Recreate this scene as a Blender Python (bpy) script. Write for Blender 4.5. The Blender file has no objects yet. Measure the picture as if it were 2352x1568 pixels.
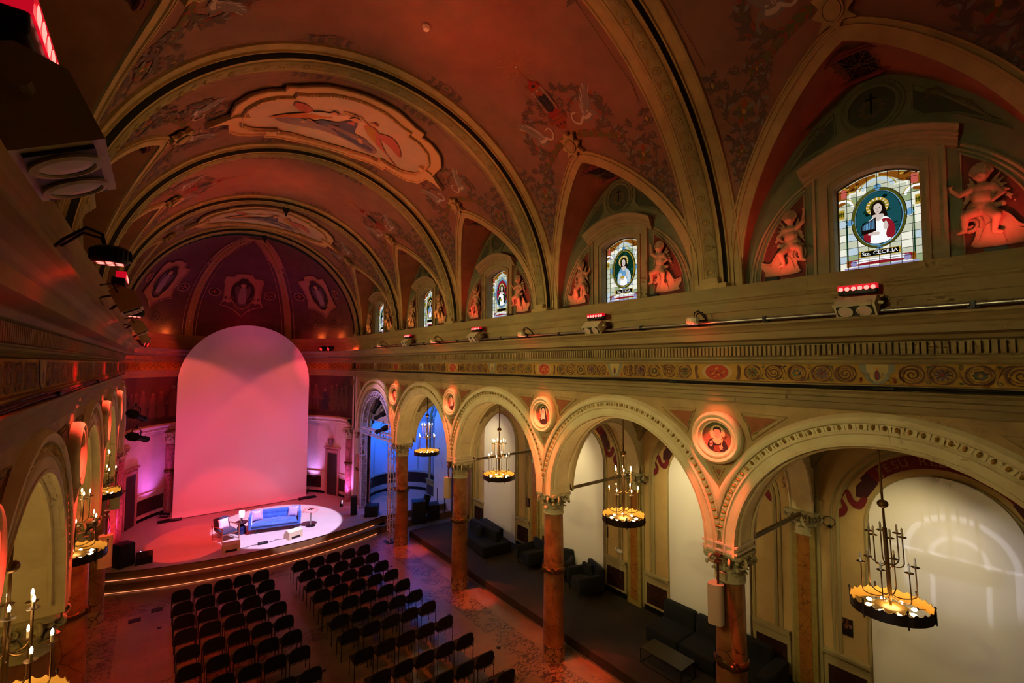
import bpy, bmesh, math, random
from math import sin, cos, pi, radians, sqrt, atan2, acos, asin, degrees
from mathutils import Vector, Matrix
random.seed(7)
COL = bpy.context.scene.collection
SC = bpy.context.scene

# ---------------------------------------------------------------- materials
def lin(c):
    return tuple((x / 12.92 if x <= .04045 else ((x + .055) / 1.055) ** 2.4) for x in c) + (1,)
def hexc(h):
    return tuple(int(h[i:i + 2], 16) / 255 for i in (0, 2, 4))
MATS = {}
def mat(name, col, rough=.7, metal=0., var=None, scale=3., mix=.5, bump=0., bscale=40., spec=.5, emit=0., ecol=None, stretch=None, sheen=0.):
    if name in MATS: return MATS[name]
    m = bpy.data.materials.new(name); m.use_nodes = True
    nt = m.node_tree; b = nt.nodes['Principled BSDF']
    c = lin(hexc(col)); b.inputs['Base Color'].default_value = c
    b.inputs['Roughness'].default_value = rough; b.inputs['Metallic'].default_value = metal
    b.inputs['Specular IOR Level'].default_value = spec
    if sheen: b.inputs['Sheen Weight'].default_value = sheen
    tc = None
    def coord():
        nonlocal tc
        if tc is None:
            tc = nt.nodes.new('ShaderNodeTexCoord')
        if stretch:
            mp = nt.nodes.new('ShaderNodeMapping'); mp.inputs['Scale'].default_value = stretch
            nt.links.new(tc.outputs['Object'], mp.inputs['Vector']); return mp.outputs['Vector']
        return tc.outputs['Object']
    if var:
        n = nt.nodes.new('ShaderNodeTexNoise'); n.inputs['Scale'].default_value = scale; n.inputs['Detail'].default_value = 6
        n.inputs['Roughness'].default_value = .62
        r = nt.nodes.new('ShaderNodeValToRGB'); r.color_ramp.elements[0].position = .5 - mix * .35; r.color_ramp.elements[1].position = .5 + mix * .35
        r.color_ramp.elements[0].color = c; r.color_ramp.elements[1].color = lin(hexc(var))
        nt.links.new(coord(), n.inputs['Vector']); nt.links.new(n.outputs['Fac'], r.inputs['Fac'])
        nt.links.new(r.outputs['Color'], b.inputs['Base Color'])
    if bump:
        n2 = nt.nodes.new('ShaderNodeTexNoise'); n2.inputs['Scale'].default_value = bscale; n2.inputs['Detail'].default_value = 4
        bp = nt.nodes.new('ShaderNodeBump'); bp.inputs['Strength'].default_value = bump; bp.inputs['Distance'].default_value = .02
        nt.links.new(coord(), n2.inputs['Vector']); nt.links.new(n2.outputs['Fac'], bp.inputs['Height']); nt.links.new(bp.outputs['Normal'], b.inputs['Normal'])
    if emit:
        b.inputs['Emission Color'].default_value = lin(hexc(ecol or col)); b.inputs['Emission Strength'].default_value = emit
    MATS[name] = m
    return m
def marble(name, base, mid, vein, scale=2.2, rough=.3, vw=.035, vscale=3.):
    if name in MATS: return MATS[name]
    m = mat(name, base, rough, var=mid, scale=scale, mix=.7)
    nt = m.node_tree; b = nt.nodes['Principled BSDF']
    src = b.inputs['Base Color'].links[0].from_socket
    tc = [n for n in nt.nodes if n.type == 'TEX_COORD'][0]
    n = nt.nodes.new('ShaderNodeTexNoise'); n.inputs['Scale'].default_value = vscale; n.inputs['Detail'].default_value = 3
    add = nt.nodes.new('ShaderNodeMixRGB'); add.blend_type = 'ADD'; add.inputs['Fac'].default_value = .35
    v = nt.nodes.new('ShaderNodeTexVoronoi'); v.feature = 'DISTANCE_TO_EDGE'; v.inputs['Scale'].default_value = vscale
    nt.links.new(tc.outputs['Object'], n.inputs['Vector']); nt.links.new(tc.outputs['Object'], add.inputs['Color1']); nt.links.new(n.outputs['Color'], add.inputs['Color2'])
    nt.links.new(add.outputs['Color'], v.inputs['Vector'])
    r = nt.nodes.new('ShaderNodeValToRGB'); r.color_ramp.elements[0].color = (1, 1, 1, 1); r.color_ramp.elements[1].color = (0, 0, 0, 1)
    r.color_ramp.elements[0].position = 0; r.color_ramp.elements[1].position = vw
    mx = nt.nodes.new('ShaderNodeMixRGB'); mx.inputs['Color2'].default_value = lin(hexc(vein))
    nt.links.new(v.outputs['Distance'], r.inputs['Fac']); nt.links.new(r.outputs['Color'], mx.inputs['Fac'])
    nt.links.new(src, mx.inputs['Color1']); nt.links.new(mx.outputs['Color'], b.inputs['Base Color'])
    return m
def glow(name, col, s):
    if name in MATS: return MATS[name]
    m = bpy.data.materials.new(name); m.use_nodes = True; nt = m.node_tree
    nt.nodes.remove(nt.nodes['Principled BSDF'])
    e = nt.nodes.new('ShaderNodeEmission'); e.inputs['Color'].default_value = lin(hexc(col)); e.inputs['Strength'].default_value = s
    nt.links.new(e.outputs[0], nt.nodes['Material Output'].inputs['Surface']); MATS[name] = m
    return m

CREAM = mat('cream_plaster', 'e2d2a0', .75, var='d2be8c', scale=2.5, bump=.08)
TAN = mat('tan_plaster', 'b4965e', .8, var='9c8050', scale=3, bump=.1)
OLIVE = mat('olive_plaster', '98824e', .75, var='847042', scale=3, bump=.1, stretch=(1, .3, 1))
ROSE = mat('rose_plaster', '946450', .85, var='74503e', scale=1.4, mix=.9, bump=.2, bscale=18)
OCHRE = mat('ochre_paint', 'b0872e', .8, var='9c7424', scale=5)
GREENG = mat('grey_green_plaster', '6b6a48', .8, var='5c5c40', scale=3, bump=.1)
WEBM = mat('tunnel_plaster', '96603c', .85, var='80502f', scale=2.5, bump=.1)
MAROON = mat('maroon_plaster', '6e2c1e', .85, var='5a2218', scale=2.5, bump=.1)
SALMON = mat('salmon_paint', 'a86a4a', .8, var='94583c', scale=3)
SPAND = mat('orange_panel_paint', '9c5c2c', .8, var='8a4e26', scale=5)
WALLW = mat('white_plaster', 'd6c6aa', .8, var='c9b898', scale=1.5, bump=.05)
WPANEL = mat('white_panel', 'e2d8cc', .75)
GOLD = mat('gilded_plaster', 'a8842c', .45, .35, var='8e7430', scale=20)
GOLDB = mat('bright_gold', 'd0a038', .3, .8)
DKGAP = mat('gap_shade_paint', '2a2616', .8)  # shade of the groove beside each rib, put into the colour
LINE = mat('brown_line_paint', '5a3420', .8)
COLMAR = marble('column_marble', 'b87c48', '6c341c', '4a2414', scale=2.4, vw=.012, vscale=1.3)
BASEMAR = marble('base_marble', 'c89870', 'a07850', '22140c', scale=4, vw=.12, vscale=5)
WAINMAR = marble('dark_wainscot_marble', '3a2018', '2a1812', '5c3c28', scale=4, vw=.03, vscale=4)
PILMAR = marble('pilaster_marble', 'a8702c', '8c5220', '60381c', scale=3, vw=.03, vscale=3)
BLACK = mat('black_metal', '0c0c0c', .5, .3)
BLKF = mat('black_fabric', '0b0a09', .9, bump=.2, bscale=200)
CHARC = mat('charcoal_fabric', '131311', .95, bump=.2, bscale=200)
STEEL = mat('brushed_steel', 'b0aca4', .35, .9)
TRUSSM = mat('truss_aluminium', 'd0d0d8', .5, .1)
IVORY = mat('ivory_housing', 'c8bc94', .5)
BRASS = mat('aged_brass', '6a4c22', .4, .8)
CARPET = mat('dark_carpet', '3a2e20', .95, var='2e2418', scale=1.6, mix=.8, bump=.3, bscale=120)
STAGEM = mat('stage_floor', 'bcaca6', .5, var='b4a29a', scale=1)
WOOD = mat('step_wood', '7a5a34', .6, var='6a4c2a', scale=2)
SCREENM = mat('screen_cloth', 'e6e0e0', .85)

def floor_mat():
    m = marble('terrazzo_floor', '8c7454', '66543e', '5a4836', scale=.9, rough=.32, vw=.01, vscale=2.)
    nt = m.node_tree; b = nt.nodes['Principled BSDF']; src = b.inputs['Base Color'].links[0].from_socket
    geo = nt.nodes.new('ShaderNodeTexCoord'); sep = nt.nodes.new('ShaderNodeSeparateXYZ'); nt.links.new(geo.outputs['Object'], sep.inputs[0])
    def M(op, a, b_=None, c_=None):
        n = nt.nodes.new('ShaderNodeMath'); n.operation = op
        for i, v in enumerate((a, b_, c_)):
            if v is None: continue
            if isinstance(v, (int, float)): n.inputs[i].default_value = v
            else: nt.links.new(v, n.inputs[i])
        return n.outputs[0]
    # bands along the arcades and across the nave at each column, made of cracked marble
    ax = M('ABSOLUTE', sep.outputs['X'])
    b1 = M('LESS_THAN', M('ABSOLUTE', M('SUBTRACT', ax, 4.72)), .42)
    yy = M('SUBTRACT', sep.outputs['Y'], 4.45 - 49)
    fr = M('SUBTRACT', M('MODULO', M('ADD', yy, 2.455), 4.91), 2.455)
    b2 = M('LESS_THAN', M('ABSOLUTE', fr), .34)
    band = M('MAXIMUM', b1, b2)
    mp = nt.nodes.new('ShaderNodeMapping'); mp.inputs['Scale'].default_value = (3., 9., 1)
    mp.inputs['Rotation'].default_value = (0, 0, .5)
    nn = nt.nodes.new('ShaderNodeTexNoise'); nn.inputs['Scale'].default_value = 4
    ad = nt.nodes.new('ShaderNodeMixRGB'); ad.blend_type = 'ADD'; ad.inputs['Fac'].default_value = .25
    nt.links.new(geo.outputs['Object'], nn.inputs['Vector']); nt.links.new(geo.outputs['Object'], ad.inputs['Color1']); nt.links.new(nn.outputs['Color'], ad.inputs['Color2'])
    nt.links.new(ad.outputs['Color'], mp.inputs['Vector'])
    v = nt.nodes.new('ShaderNodeTexVoronoi'); v.feature = 'DISTANCE_TO_EDGE'; v.inputs['Scale'].default_value = 1.7
    nt.links.new(mp.outputs['Vector'], v.inputs['Vector'])
    vein = M('LESS_THAN', v.outputs['Distance'], .085)
    n3 = nt.nodes.new('ShaderNodeTexNoise'); n3.inputs['Scale'].default_value = 2.2; n3.inputs['Detail'].default_value = 5; nt.links.new(geo.outputs['Object'], n3.inputs['Vector'])
    vein = M('MULTIPLY', vein, M('GREATER_THAN', n3.outputs['Fac'], .42))
    fac = M('MULTIPLY', M('MULTIPLY', vein, band), .85)
    mx = nt.nodes.new('ShaderNodeMixRGB'); mx.inputs['Color2'].default_value = lin(hexc('1e120c'))
    nt.links.new(fac, mx.inputs['Fac']); nt.links.new(src, mx.inputs['Color1']); nt.links.new(mx.outputs['Color'], b.inputs['Base Color'])
    return m
FLOORM = floor_mat()

# ---------------------------------------------------------------- mesh builder
class MB:
    def __init__(s): s.v = []; s.f = []; s.m = []; s.mi = 0
    def add(s, vs, fs, mi=None):
        o = len(s.v); s.v += [tuple(p) for p in vs]
        k = s.mi if mi is None else mi
        for f in fs: s.f.append([o + i for i in f]); s.m.append(k)
    def box(s, c, d, M=None, mi=None):
        x, y, z = (k / 2 for k in d)
        vs = [Vector((sx * x, sy * y, sz * z)) for sz in (-1, 1) for sy in (-1, 1) for sx in (-1, 1)]
        if M is not None: vs = [M @ p for p in vs]
        vs = [p + Vector(c) for p in vs]
        s.add(vs, [(0, 2, 3, 1), (4, 5, 7, 6), (0, 1, 5, 4), (2, 6, 7, 3), (0, 4, 6, 2), (1, 3, 7, 5)], mi)
    def rbox(s, c, d, r=.03, M=None, mi=None, n=3):
        """box with rounded edges (superellipsoid-like grid)"""
        hx, hy, hz = (k / 2 for k in d); r = min(r, hx, hy, hz)
        bm = bmesh.new(); bmesh.ops.create_cube(bm, size=1)
        for v in bm.verts: v.co = Vector((v.co.x * d[0], v.co.y * d[1], v.co.z * d[2]))
        bmesh.ops.bevel(bm, geom=list(bm.edges), offset=r, segments=n, affect='EDGES', profile=.5)
        bm.verts.ensure_lookup_table()
        vs = [v.co.copy() for v in bm.verts]
        if M is not None: vs = [M @ p for p in vs]
        vs = [p + Vector(c) for p in vs]
        s.add(vs, [[v.index for v in f.verts] for f in bm.faces], mi); bm.free()
    def grid(s, rows, closed=False, mi=None, cap=False):
        n = len(rows[0]); vs = [p for r in rows for p in r]; fs = []
        for i in range(len(rows) - 1):
            for j in range(n if closed else n - 1):
                k = (j + 1) % n
                fs.append((i * n + j, i * n + k, (i + 1) * n + k, (i + 1) * n + j))
        if cap:
            fs.append(list(range(n))[::-1]); fs.append([(len(rows) - 1) * n + j for j in range(n)])
        s.add(vs, fs, mi)
    def lathe(s, prof, c=(0, 0, 0), n=20, M=None, mi=None, cap=True):
        rows = []
        for r, z in prof:
            row = [Vector((r * cos(2 * pi * k / n), r * sin(2 * pi * k / n), z)) for k in range(n)]
            if M is not None: row = [M @ p for p in row]
            rows.append([p + Vector(c) for p in row])
        s.grid(rows, True, mi, cap)
    def cyl(s, a, b, r, n=10, r2=None, mi=None):
        a = Vector(a); b = Vector(b); d = b - a
        q = d.to_track_quat('Z', 'Y').to_matrix() if d.length > 1e-9 else Matrix.Identity(3)
        s.lathe([(r, 0), (r if r2 is None else r2, d.length)], a, n, q, mi)
    def tube(s, pts, r, n=8, mi=None, closed=False, cap=True):
        pts = [Vector(p) for p in pts]; rows = []; N = len(pts); ref = None
        for i, p in enumerate(pts):
            a = pts[(i - 1) % N] if (closed or i > 0) else p; b = pts[(i + 1) % N] if (closed or i < N - 1) else p
            t = (b - a).normalized()
            if ref is None: ref = Vector((0, 0, 1)) if abs(t.z) < .9 else Vector((1, 0, 0))
            u = ref - t * ref.dot(t); u.normalize(); w = t.cross(u); ref = u
            rr = r[i] if isinstance(r, (list, tuple)) else r
            rows.append([p + (u * cos(2 * pi * k / n) + w * sin(2 * pi * k / n)) * rr for k in range(n)])
        if closed: rows.append(rows[0])
        s.grid(rows, True, mi, cap and not closed)
    def ball(s, c, r, n=8, m=6, M=None, mi=None):
        if isinstance(r, (int, float)): r = (r, r, r)
        rows = []
        for i in range(m + 1):
            a = -pi / 2 + pi * i / m; a = max(min(a, pi / 2 - .02), -pi / 2 + .02)
            row = [Vector((r[0] * cos(a) * cos(2 * pi * k / n), r[1] * cos(a) * sin(2 * pi * k / n), r[2] * sin(a))) for k in range(n)]
            if M is not None: row = [M @ p for p in row]
            rows.append([p + Vector(c) for p in row])
        s.grid(rows, True, mi, True)
    def prism(s, poly, fn, d0, d1, mi=None, side=None):
        """2D polygon -> solid; fn(a,b,d) maps to 3D"""
        n = len(poly)
        vs = [fn(a, b, d0) for a, b in poly] + [fn(a, b, d1) for a, b in poly]
        s.add(vs, [list(range(n))[::-1], [n + i for i in range(n)]], mi)
        s.add(vs, [(i, (i + 1) % n, n + (i + 1) % n, n + i) for i in range(n)], side if side is not None else mi)
    def flat(s, poly, fn, d=0, mi=None):
        s.add([fn(a, b, d) for a, b in poly], [list(range(len(poly)))], mi)
    def stroke(s, pts, w, fn, d=0, mi=None, closed=False):
        N = len(pts); L = []; R = []
        for i in range(N):
            a = pts[(i - 1) % N] if (closed or i > 0) else pts[i]; b = pts[(i + 1) % N] if (closed or i < N - 1) else pts[i]
            tx, ty = b[0] - a[0], b[1] - a[1]; l = math.hypot(tx, ty) or 1; ww = (w[i] if isinstance(w, (list, tuple)) else w) / 2
            nx, ny = -ty / l * ww, tx / l * ww
            L.append(fn(pts[i][0] + nx, pts[i][1] + ny, d)); R.append(fn(pts[i][0] - nx, pts[i][1] - ny, d))
        if closed: L.append(L[0]); R.append(R[0])
        s.grid([L, R], False, mi)
    def build(s, name, mats, parent=None, smooth=False, M=None):
        me = bpy.data.meshes.new(name)
        vs = s.v if M is None else [M @ Vector(p) for p in s.v]
        me.from_pydata(vs, [], s.f); me.polygons.foreach_set('material_index', s.m)
        if not isinstance(mats, (list, tuple)): mats = [mats]
        for m in mats: me.materials.append(m)
        me.update()
        if smooth:
            me.polygons.foreach_set('use_smooth', [True] * len(me.polygons))
            if smooth != 'all':
                me.set_sharp_from_angle(angle=radians(40))
        o = bpy.data.objects.new(name, me); COL.objects.link(o)
        if parent: o.parent = parent
        return o

def tag(o, label, cat, group=None, kind=None):
    o['label'] = label; o['category'] = cat
    if group: o['group'] = group
    if kind: o['kind'] = kind
    return o
def struct(o, label=None):
    o['kind'] = 'structure'
    if label: o['label'] = label
    return o
def empty(name, loc=(0, 0, 0), rz=0.):
    o = bpy.data.objects.new(name, None); o.location = loc; o.rotation_euler = (0, 0, rz); o.empty_display_size = .1
    COL.objects.link(o); return o
def copy_tree(o, parent=None):
    c = o.copy(); COL.objects.link(c); c.parent = parent
    for ch in list(o.children): copy_tree(ch, c)
    return c
def place(o, loc, rz=0., sx=None):
    o.location = loc; o.rotation_euler = (0, 0, rz)
    if sx: o.scale = sx
    return o
def mirror(o, shift=0.):
    c = o.copy(); COL.objects.link(c); c.scale = (-1, 1, 1); c.location.x = shift; return c
def smoothpoly(pts, k=4, closed=True):
    """Catmull-Rom smoothed outline"""
    out = []; n = len(pts)
    rng = range(n) if closed else range(n - 1)
    for i in rng:
        p0 = pts[(i - 1) % n] if closed or i > 0 else pts[i]; p1 = pts[i]; p2 = pts[(i + 1) % n]
        p3 = pts[(i + 2) % n] if closed or i + 2 < n else pts[(i + 1) % n]
        for j in range(k):
            t = j / k
            out.append(tuple(.5 * (2 * p1[q] + (-p0[q] + p2[q]) * t + (2 * p0[q] - 5 * p1[q] + 4 * p2[q] - p3[q]) * t * t + (-p0[q] + 3 * p1[q] - 3 * p2[q] + p3[q]) * t ** 3) for q in (0, 1)))
    if not closed: out.append(pts[-1])
    return out
def circ(cx, cy, rx, ry=None, n=20, a0=0, a1=2 * pi):
    ry = rx if ry is None else ry
    full = abs(a1 - a0 - 2 * pi) < 1e-6
    m = n if full else n + 1
    return [(cx + rx * cos(a0 + (a1 - a0) * i / n), cy + ry * sin(a0 + (a1 - a0) * i / n)) for i in range(m)]
def polar(poly, n, c=(0, 0)):
    """outline resampled at n equal angles about c"""
    out = []
    for k in range(n):
        t = 2 * pi * k / n; dx, dy = cos(t), sin(t); best = None
        for i in range(len(poly)):
            (x1, y1), (x2, y2) = poly[i], poly[(i + 1) % len(poly)]; x1 -= c[0]; x2 -= c[0]; y1 -= c[1]; y2 -= c[1]
            ex, ey = x2 - x1, y2 - y1; den = dx * ey - dy * ex
            if abs(den) < 1e-9: continue
            r = (x1 * ey - y1 * ex) / den; u = (x1 * dy - y1 * dx) / den
            if r > 0 and -1e-6 <= u <= 1 + 1e-6 and (best is None or r > best): best = r
        out.append((c[0] + dx * (best or 0), c[1] + dy * (best or 0)))
    return out
def spiral(cx, cy, r, turns=1.6, n=22, a0=0, hand=1):
    return [(cx + r * (1 - .82 * i / n) * cos(a0 + hand * 2 * pi * turns * i / n), cy + r * (1 - .82 * i / n) * sin(a0 + hand * 2 * pi * turns * i / n)) for i in range(n + 1)]

# ---------------------------------------------------------------- layout numbers (metres)
XF = 4.80            # inner face of the arcade wall
TH = .70             # wall thickness
XC = 5.15            # column centre
COLY = [-.46 + 4.91 * k for k in range(-1, 6)]     # -5.37, -.46, 4.45, 9.36, 14.27, 19.18, 24.09
BAY = 4.91
ZSP = 4.58           # arch springing
RA = 2.17
ZS = 9.36            # vault springing / sill
RV = 4.88
LSH = .2             # the left arcade stands a little nearer the nave
STG = .6
PLZ = .28
AW = 8.8
CAM = (-3.65, 0, 7.95)
# ================================================================ THE SETTING
IDX = lambda p, fn: [fn(*q) for q in p]
# ---- floor, platforms
def fl():
    b = MB(); b.add([(-9, -6, 0), (9, -6, 0), (9, 31, 0), (-9, 31, 0)], [(0, 1, 2, 3)]); struct(b.build('floor', FLOORM))
    b = MB()
    b.mi = 0; b.box((7.3, 6.85, PLZ / 2), (3.0, 25.7, PLZ))
    o = struct(b.build('floor', CARPET)); 
    b = MB(); b.box((-7.3, 6.85, PLZ / 2), (3.0, 25.7, PLZ)); struct(b.build('floor', CARPET))
    b = MB(); b.box((5.79, 6.85, .02), (.03, 25.7, .03)); struct(b.build('trim_1', STEEL))
fl()
def stage():
    # curved front: circle through (-4.4,21.3) (.3,20.45) (5,21.4)
    R = 12.4; cx = .3
    def edge(off, z, x0=-4.9, x1=5.3, n=40):
        yc = 20.47 + R - off
        return [(x0 + (x1 - x0) * i / n, yc - sqrt((R) ** 2 - (x0 + (x1 - x0) * i / n - cx) ** 2) + 0, z) for i in range(n + 1)]
    b = MB()
    e0 = edge(0, STG); back = [(p[0], 29.9, STG) for p in e0]
    b.grid([e0, back], mi=0)
    for x0, x1, y0 in ((5.3, 9.3, 21.45), (-9.3, -4.9, 21.6)):
        b.add([(x0, y0, STG), (x1, y0, STG), (x1, 29.9, STG), (x0, 29.9, STG)], [(0, 1, 2, 3)], 0)
        b.box(((x0 + x1) / 2, y0 - .005, STG / 2), (x1 - x0, .03, STG - .02), mi=1)
    # nosing, risers and the two steps
    prof = [(0, STG), (-.02, STG), (-.02, STG - .05), (0, STG - .05), (0, .34), (.0, .30), (.32, .30), (.34, .30), (.34, .26), (.32, .26), (.32, .0)]
    rows = []
    for off, z in prof: rows.append(edge(off if off > 0 else off, z))
    b.grid(rows, mi=1)
    b.box((6.9, 21.2, .15), (3.9, .5, .3), mi=1)
    struct(b.build('floor', [STAGEM, WOOD]))
    for z, off, nm, lb in ((.325, .02, 'step_light_strip', 'glowing orange light strip along the foot of the upper stage step'), (.025, .34, 'step_light_strip', 'glowing orange light strip along the floor at the lowest stage step')):
        m = MB(); m.tube(edge(off + .010, z, -4.85, 4.75), .009, 6)
        tag(m.build(nm, glow('step_led', 'ff9060', 1.7)), lb, 'light strip', kind='thing')
stage()

# ---- arcade walls with round arches
def arch_pts(n=24): return [(-RA * cos(pi * i / n), RA * sin(pi * i / n)) for i in range(n + 1)]
def arcade():
    b = MB(); top = 7.30
    for k in range(1, len(COLY) + 0):
        y0, y1 = COLY[k - 1], COLY[k]; yc = (y0 + y1) / 2
        f = [(-2.455, 4.44)] + [(-2.455, 4.44)]
        pts = [(-RA, 4.44)] + [(a, ZSP + c) for a, c in arch_pts()] + [(RA, 4.44)]
        for X in (XF, XF + TH):
            lo = [(X, yc + a, z) for a, z in pts]; hi = [(X, yc + a, top) for a, z in pts]
            lo = [(X, y0, 4.44)] + lo + [(X, y1, 4.44)]; hi = [(X, y0, top)] + hi + [(X, y1, top)]
            b.grid([lo, hi])
        b.grid([[(XF, yc + a, z) for a, z in pts], [(XF + TH, yc + a, z) for a, z in pts]], mi=1)
        b.add([(XF, y0, 4.44), (XF + TH, y0, 4.44), (XF + TH, yc - RA, 4.44), (XF, yc - RA, 4.44)], [(0, 1, 2, 3)], 1)
        b.add([(XF, y1, 4.44), (XF + TH, y1, 4.44), (XF + TH, yc + RA, 4.44), (XF, yc + RA, 4.44)], [(0, 1, 2, 3)], 1)
        # two soffit ribs
        for X in (XF + .1, XF + TH - .1):
            b.tube([(X, yc - a * .993, ZSP + c * .993) for a, c in arch_pts(28)], .035, 6, mi=1)
    return b.build('wall_right', [TAN, CREAM])
def archivolts():
    b = MB()
    prof = [(2.17, 0), (2.17, .05), (2.21, .055), (2.215, .04), (2.34, .04), (2.36, .06), (2.38, .045), (2.40, .02), (2.50, .02), (2.51, .06), (2.55, .085), (2.60, .085), (2.63, .05), (2.66, 0)]
    for k in range(1, len(COLY)):
        yc = (COLY[k - 1] + COLY[k]) / 2; rows = []
        for r, d in prof:
            t0 = acos(min(1, 2.453 / r)) if r > 2.453 else 0
            rows.append([(XF - d, yc - r * cos(t0 + (pi - 2 * t0) * i / 44), ZSP + r * sin(t0 + (pi - 2 * t0) * i / 44)) for i in range(45)])
        b.grid(rows, mi=0)
        # stilted feet down to the capital
        for s in (-1, 1):
            rows = [[(XF - d, yc + s * r, 4.44), (XF - d, yc + s * r, ZSP)] for r, d in prof if r < 2.453]
            b.grid(rows, mi=0)
        n = 54
        for i in range(n):
            t = pi * (i + .5) / n
            if abs(cos(t)) * 2.45 > 2.44: continue
            y, z = yc - 2.45 * cos(t), ZSP + 2.45 * sin(t)
            Mx = Matrix.Rotation(t - pi / 2, 3, 'X') if 0 else Matrix.Rotation(-(t - pi / 2), 3, 'X')
            b.ball((XF - .03, y, z), (.03, .030, .042), 6, 4, Mx, mi=1)
            t2 = t + pi / n / 2 * 1.0
            y, z = yc - 2.45 * cos(t2), ZSP + 2.45 * sin(t2)
            if abs(cos(t2)) * 2.45 < 2.44: b.box((XF - .03, y, z), (.03, .012, .08), Matrix.Rotation(-(t2 - pi / 2), 3, 'X'), mi=0)
    return b.build('trim_2', [CREAM, GOLD], smooth=True)
def spandrel_paint():
    b = MB(); fn = lambda y, z, d: (XF - .012 - d, y, z)
    for yc in COLY[1:]:
        for s in (-1, 1):
            tri = [(yc + s * .50, 7.03), (yc + s * 1.05, 7.02), (yc + s * .62, 6.70)]
            tri = [tri[0], tri[1], tri[2], (yc + s * .60, 6.82)]
            b.flat(tri, fn, 0, 0)
            big = [(yc + s * .44, 7.08), (yc + s * 1.22, 7.07), (yc + s * .62, 6.61), (yc + s * .56, 6.84)]
            b.tube([fn(a, c, 0) for a, c in big], .016, 5, 1, closed=True)
            b.tube([fn(a, c, 0) for a, c in tri], .010, 5, 1, closed=True)
        t = [(yc - .12, 6.02), (yc + .12, 6.02), (yc, 5.79)]
        b.tube([fn(a, c, 0) for a, c in t], .011, 5, 1, closed=True)
        b.flat([(yc - .06, 5.98), (yc + .06, 5.98), (yc, 5.87)], fn, 0, 0)
    return b.build('trim_3', [SPAND, TAN])
wr = struct(arcade()); av = struct(archivolts()); sp = struct(spandrel_paint())
for o, nm in ((wr, 'wall_left'), (av, 'trim_2'), (sp, 'trim_3')):
    m = mirror(o, LSH); m.name = nm

# ---- entablature swept along both sides and round the apse
APY = 24.8
def path(shift_left):
    P = [(XF, -6., -1, 0.), (XF, 6., -1, 0), (XF, APY, -1, 0)]
    P = [(XF, y, -1., 0.) for y in (-6, 24.8)]
    for i in range(1, 36):
        a = pi * i / 36; P.append((XF * cos(a), APY + XF * sin(a), -cos(a), -sin(a)))
    P.append((-XF, APY, 1, 0)); sh = LSH if shift_left else 0
    P += [(-XF + sh, 20, 1, 0), (-XF + sh, -6, 1, 0)]
    return P
def sweep(prof, name, mats, mi=None, sh=False, smooth=False):
    b = MB(); P = path(sh)
    rows = [[(x + nx * d, y + ny * d, z) for x, y, nx, ny in P] for d, z in prof]
    if mi is None: b.grid(rows)
    else:
        for i in range(len(rows) - 1): b.grid([rows[i], rows[i + 1]], mi=mi[i])
    return b, P
b, P = sweep([(-.05, 7.26), (.04, 7.26), (.05, 7.28), (.05, 7.37), (.08, 7.38), (.08, 7.45), (.11, 7.47), (.11, 7.52), (.15, 7.56), (.15, 7.575), (.06, 7.58), (.05, 7.66), (0, 7.67)], '', None, sh=True)
struct(b.build('trim_4', OLIVE))
b, P = sweep([(0, 7.66), (0, 7.98)], '', None, sh=True); struct(b.build('wall_frieze', OCHRE))
b, P = sweep([(-.05, 7.97), (.03, 7.97), (.05, 8.00), (.05, 8.03), (.09, 8.06), (.09, 8.09), (.12, 8.10), (.12, 8.29), (.20, 8.31), (.24, 8.36), (.26, 8.37), (.46, 8.385), (.47, 8.50), (.50, 8.52), (.53, 8.56), (.60, 8.60), (.65, 8.61), (.65, 8.64), (.36, 8.66), (.33, 8.665),
    (.33, 8.9), (.345, 8.91), (.345, 9.06), (.35, 9.07), (.37, 9.09), (.37, 9.11), (.39, 9.13), (.39, 9.33), (.40, 9.36), (-.5, 9.36)], '', None)
n = 150  # dentils
def dent(b, x, y, nx, ny, w=.046):
    t = Vector((-ny, nx, 0)); nn = Vector((nx, ny, 0)); p = Vector((x, y, 0))
    vs = [p + nn * d + t * s + Vector((0, 0, z)) for z in (8.115, 8.275) for d in (.12, .20) for s in (-w / 2, w / 2)]
    b.add(vs, [(0, 2, 3, 1), (4, 5, 7, 6), (0, 1, 5, 4), (2, 6, 7, 3), (0, 4, 6, 2), (1, 3, 7, 5)])
y = -.5
while y < 24.8:
    dent(b, XF, y, -1, 0); dent(b, -XF, y, 1, 0); y += .074
for i in range(1, 200):
    a = pi * i / 200; dent(b, XF * cos(a), APY + XF * sin(a), -cos(a), -sin(a))
struct(b.build('trim_5', OLIVE))

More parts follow.
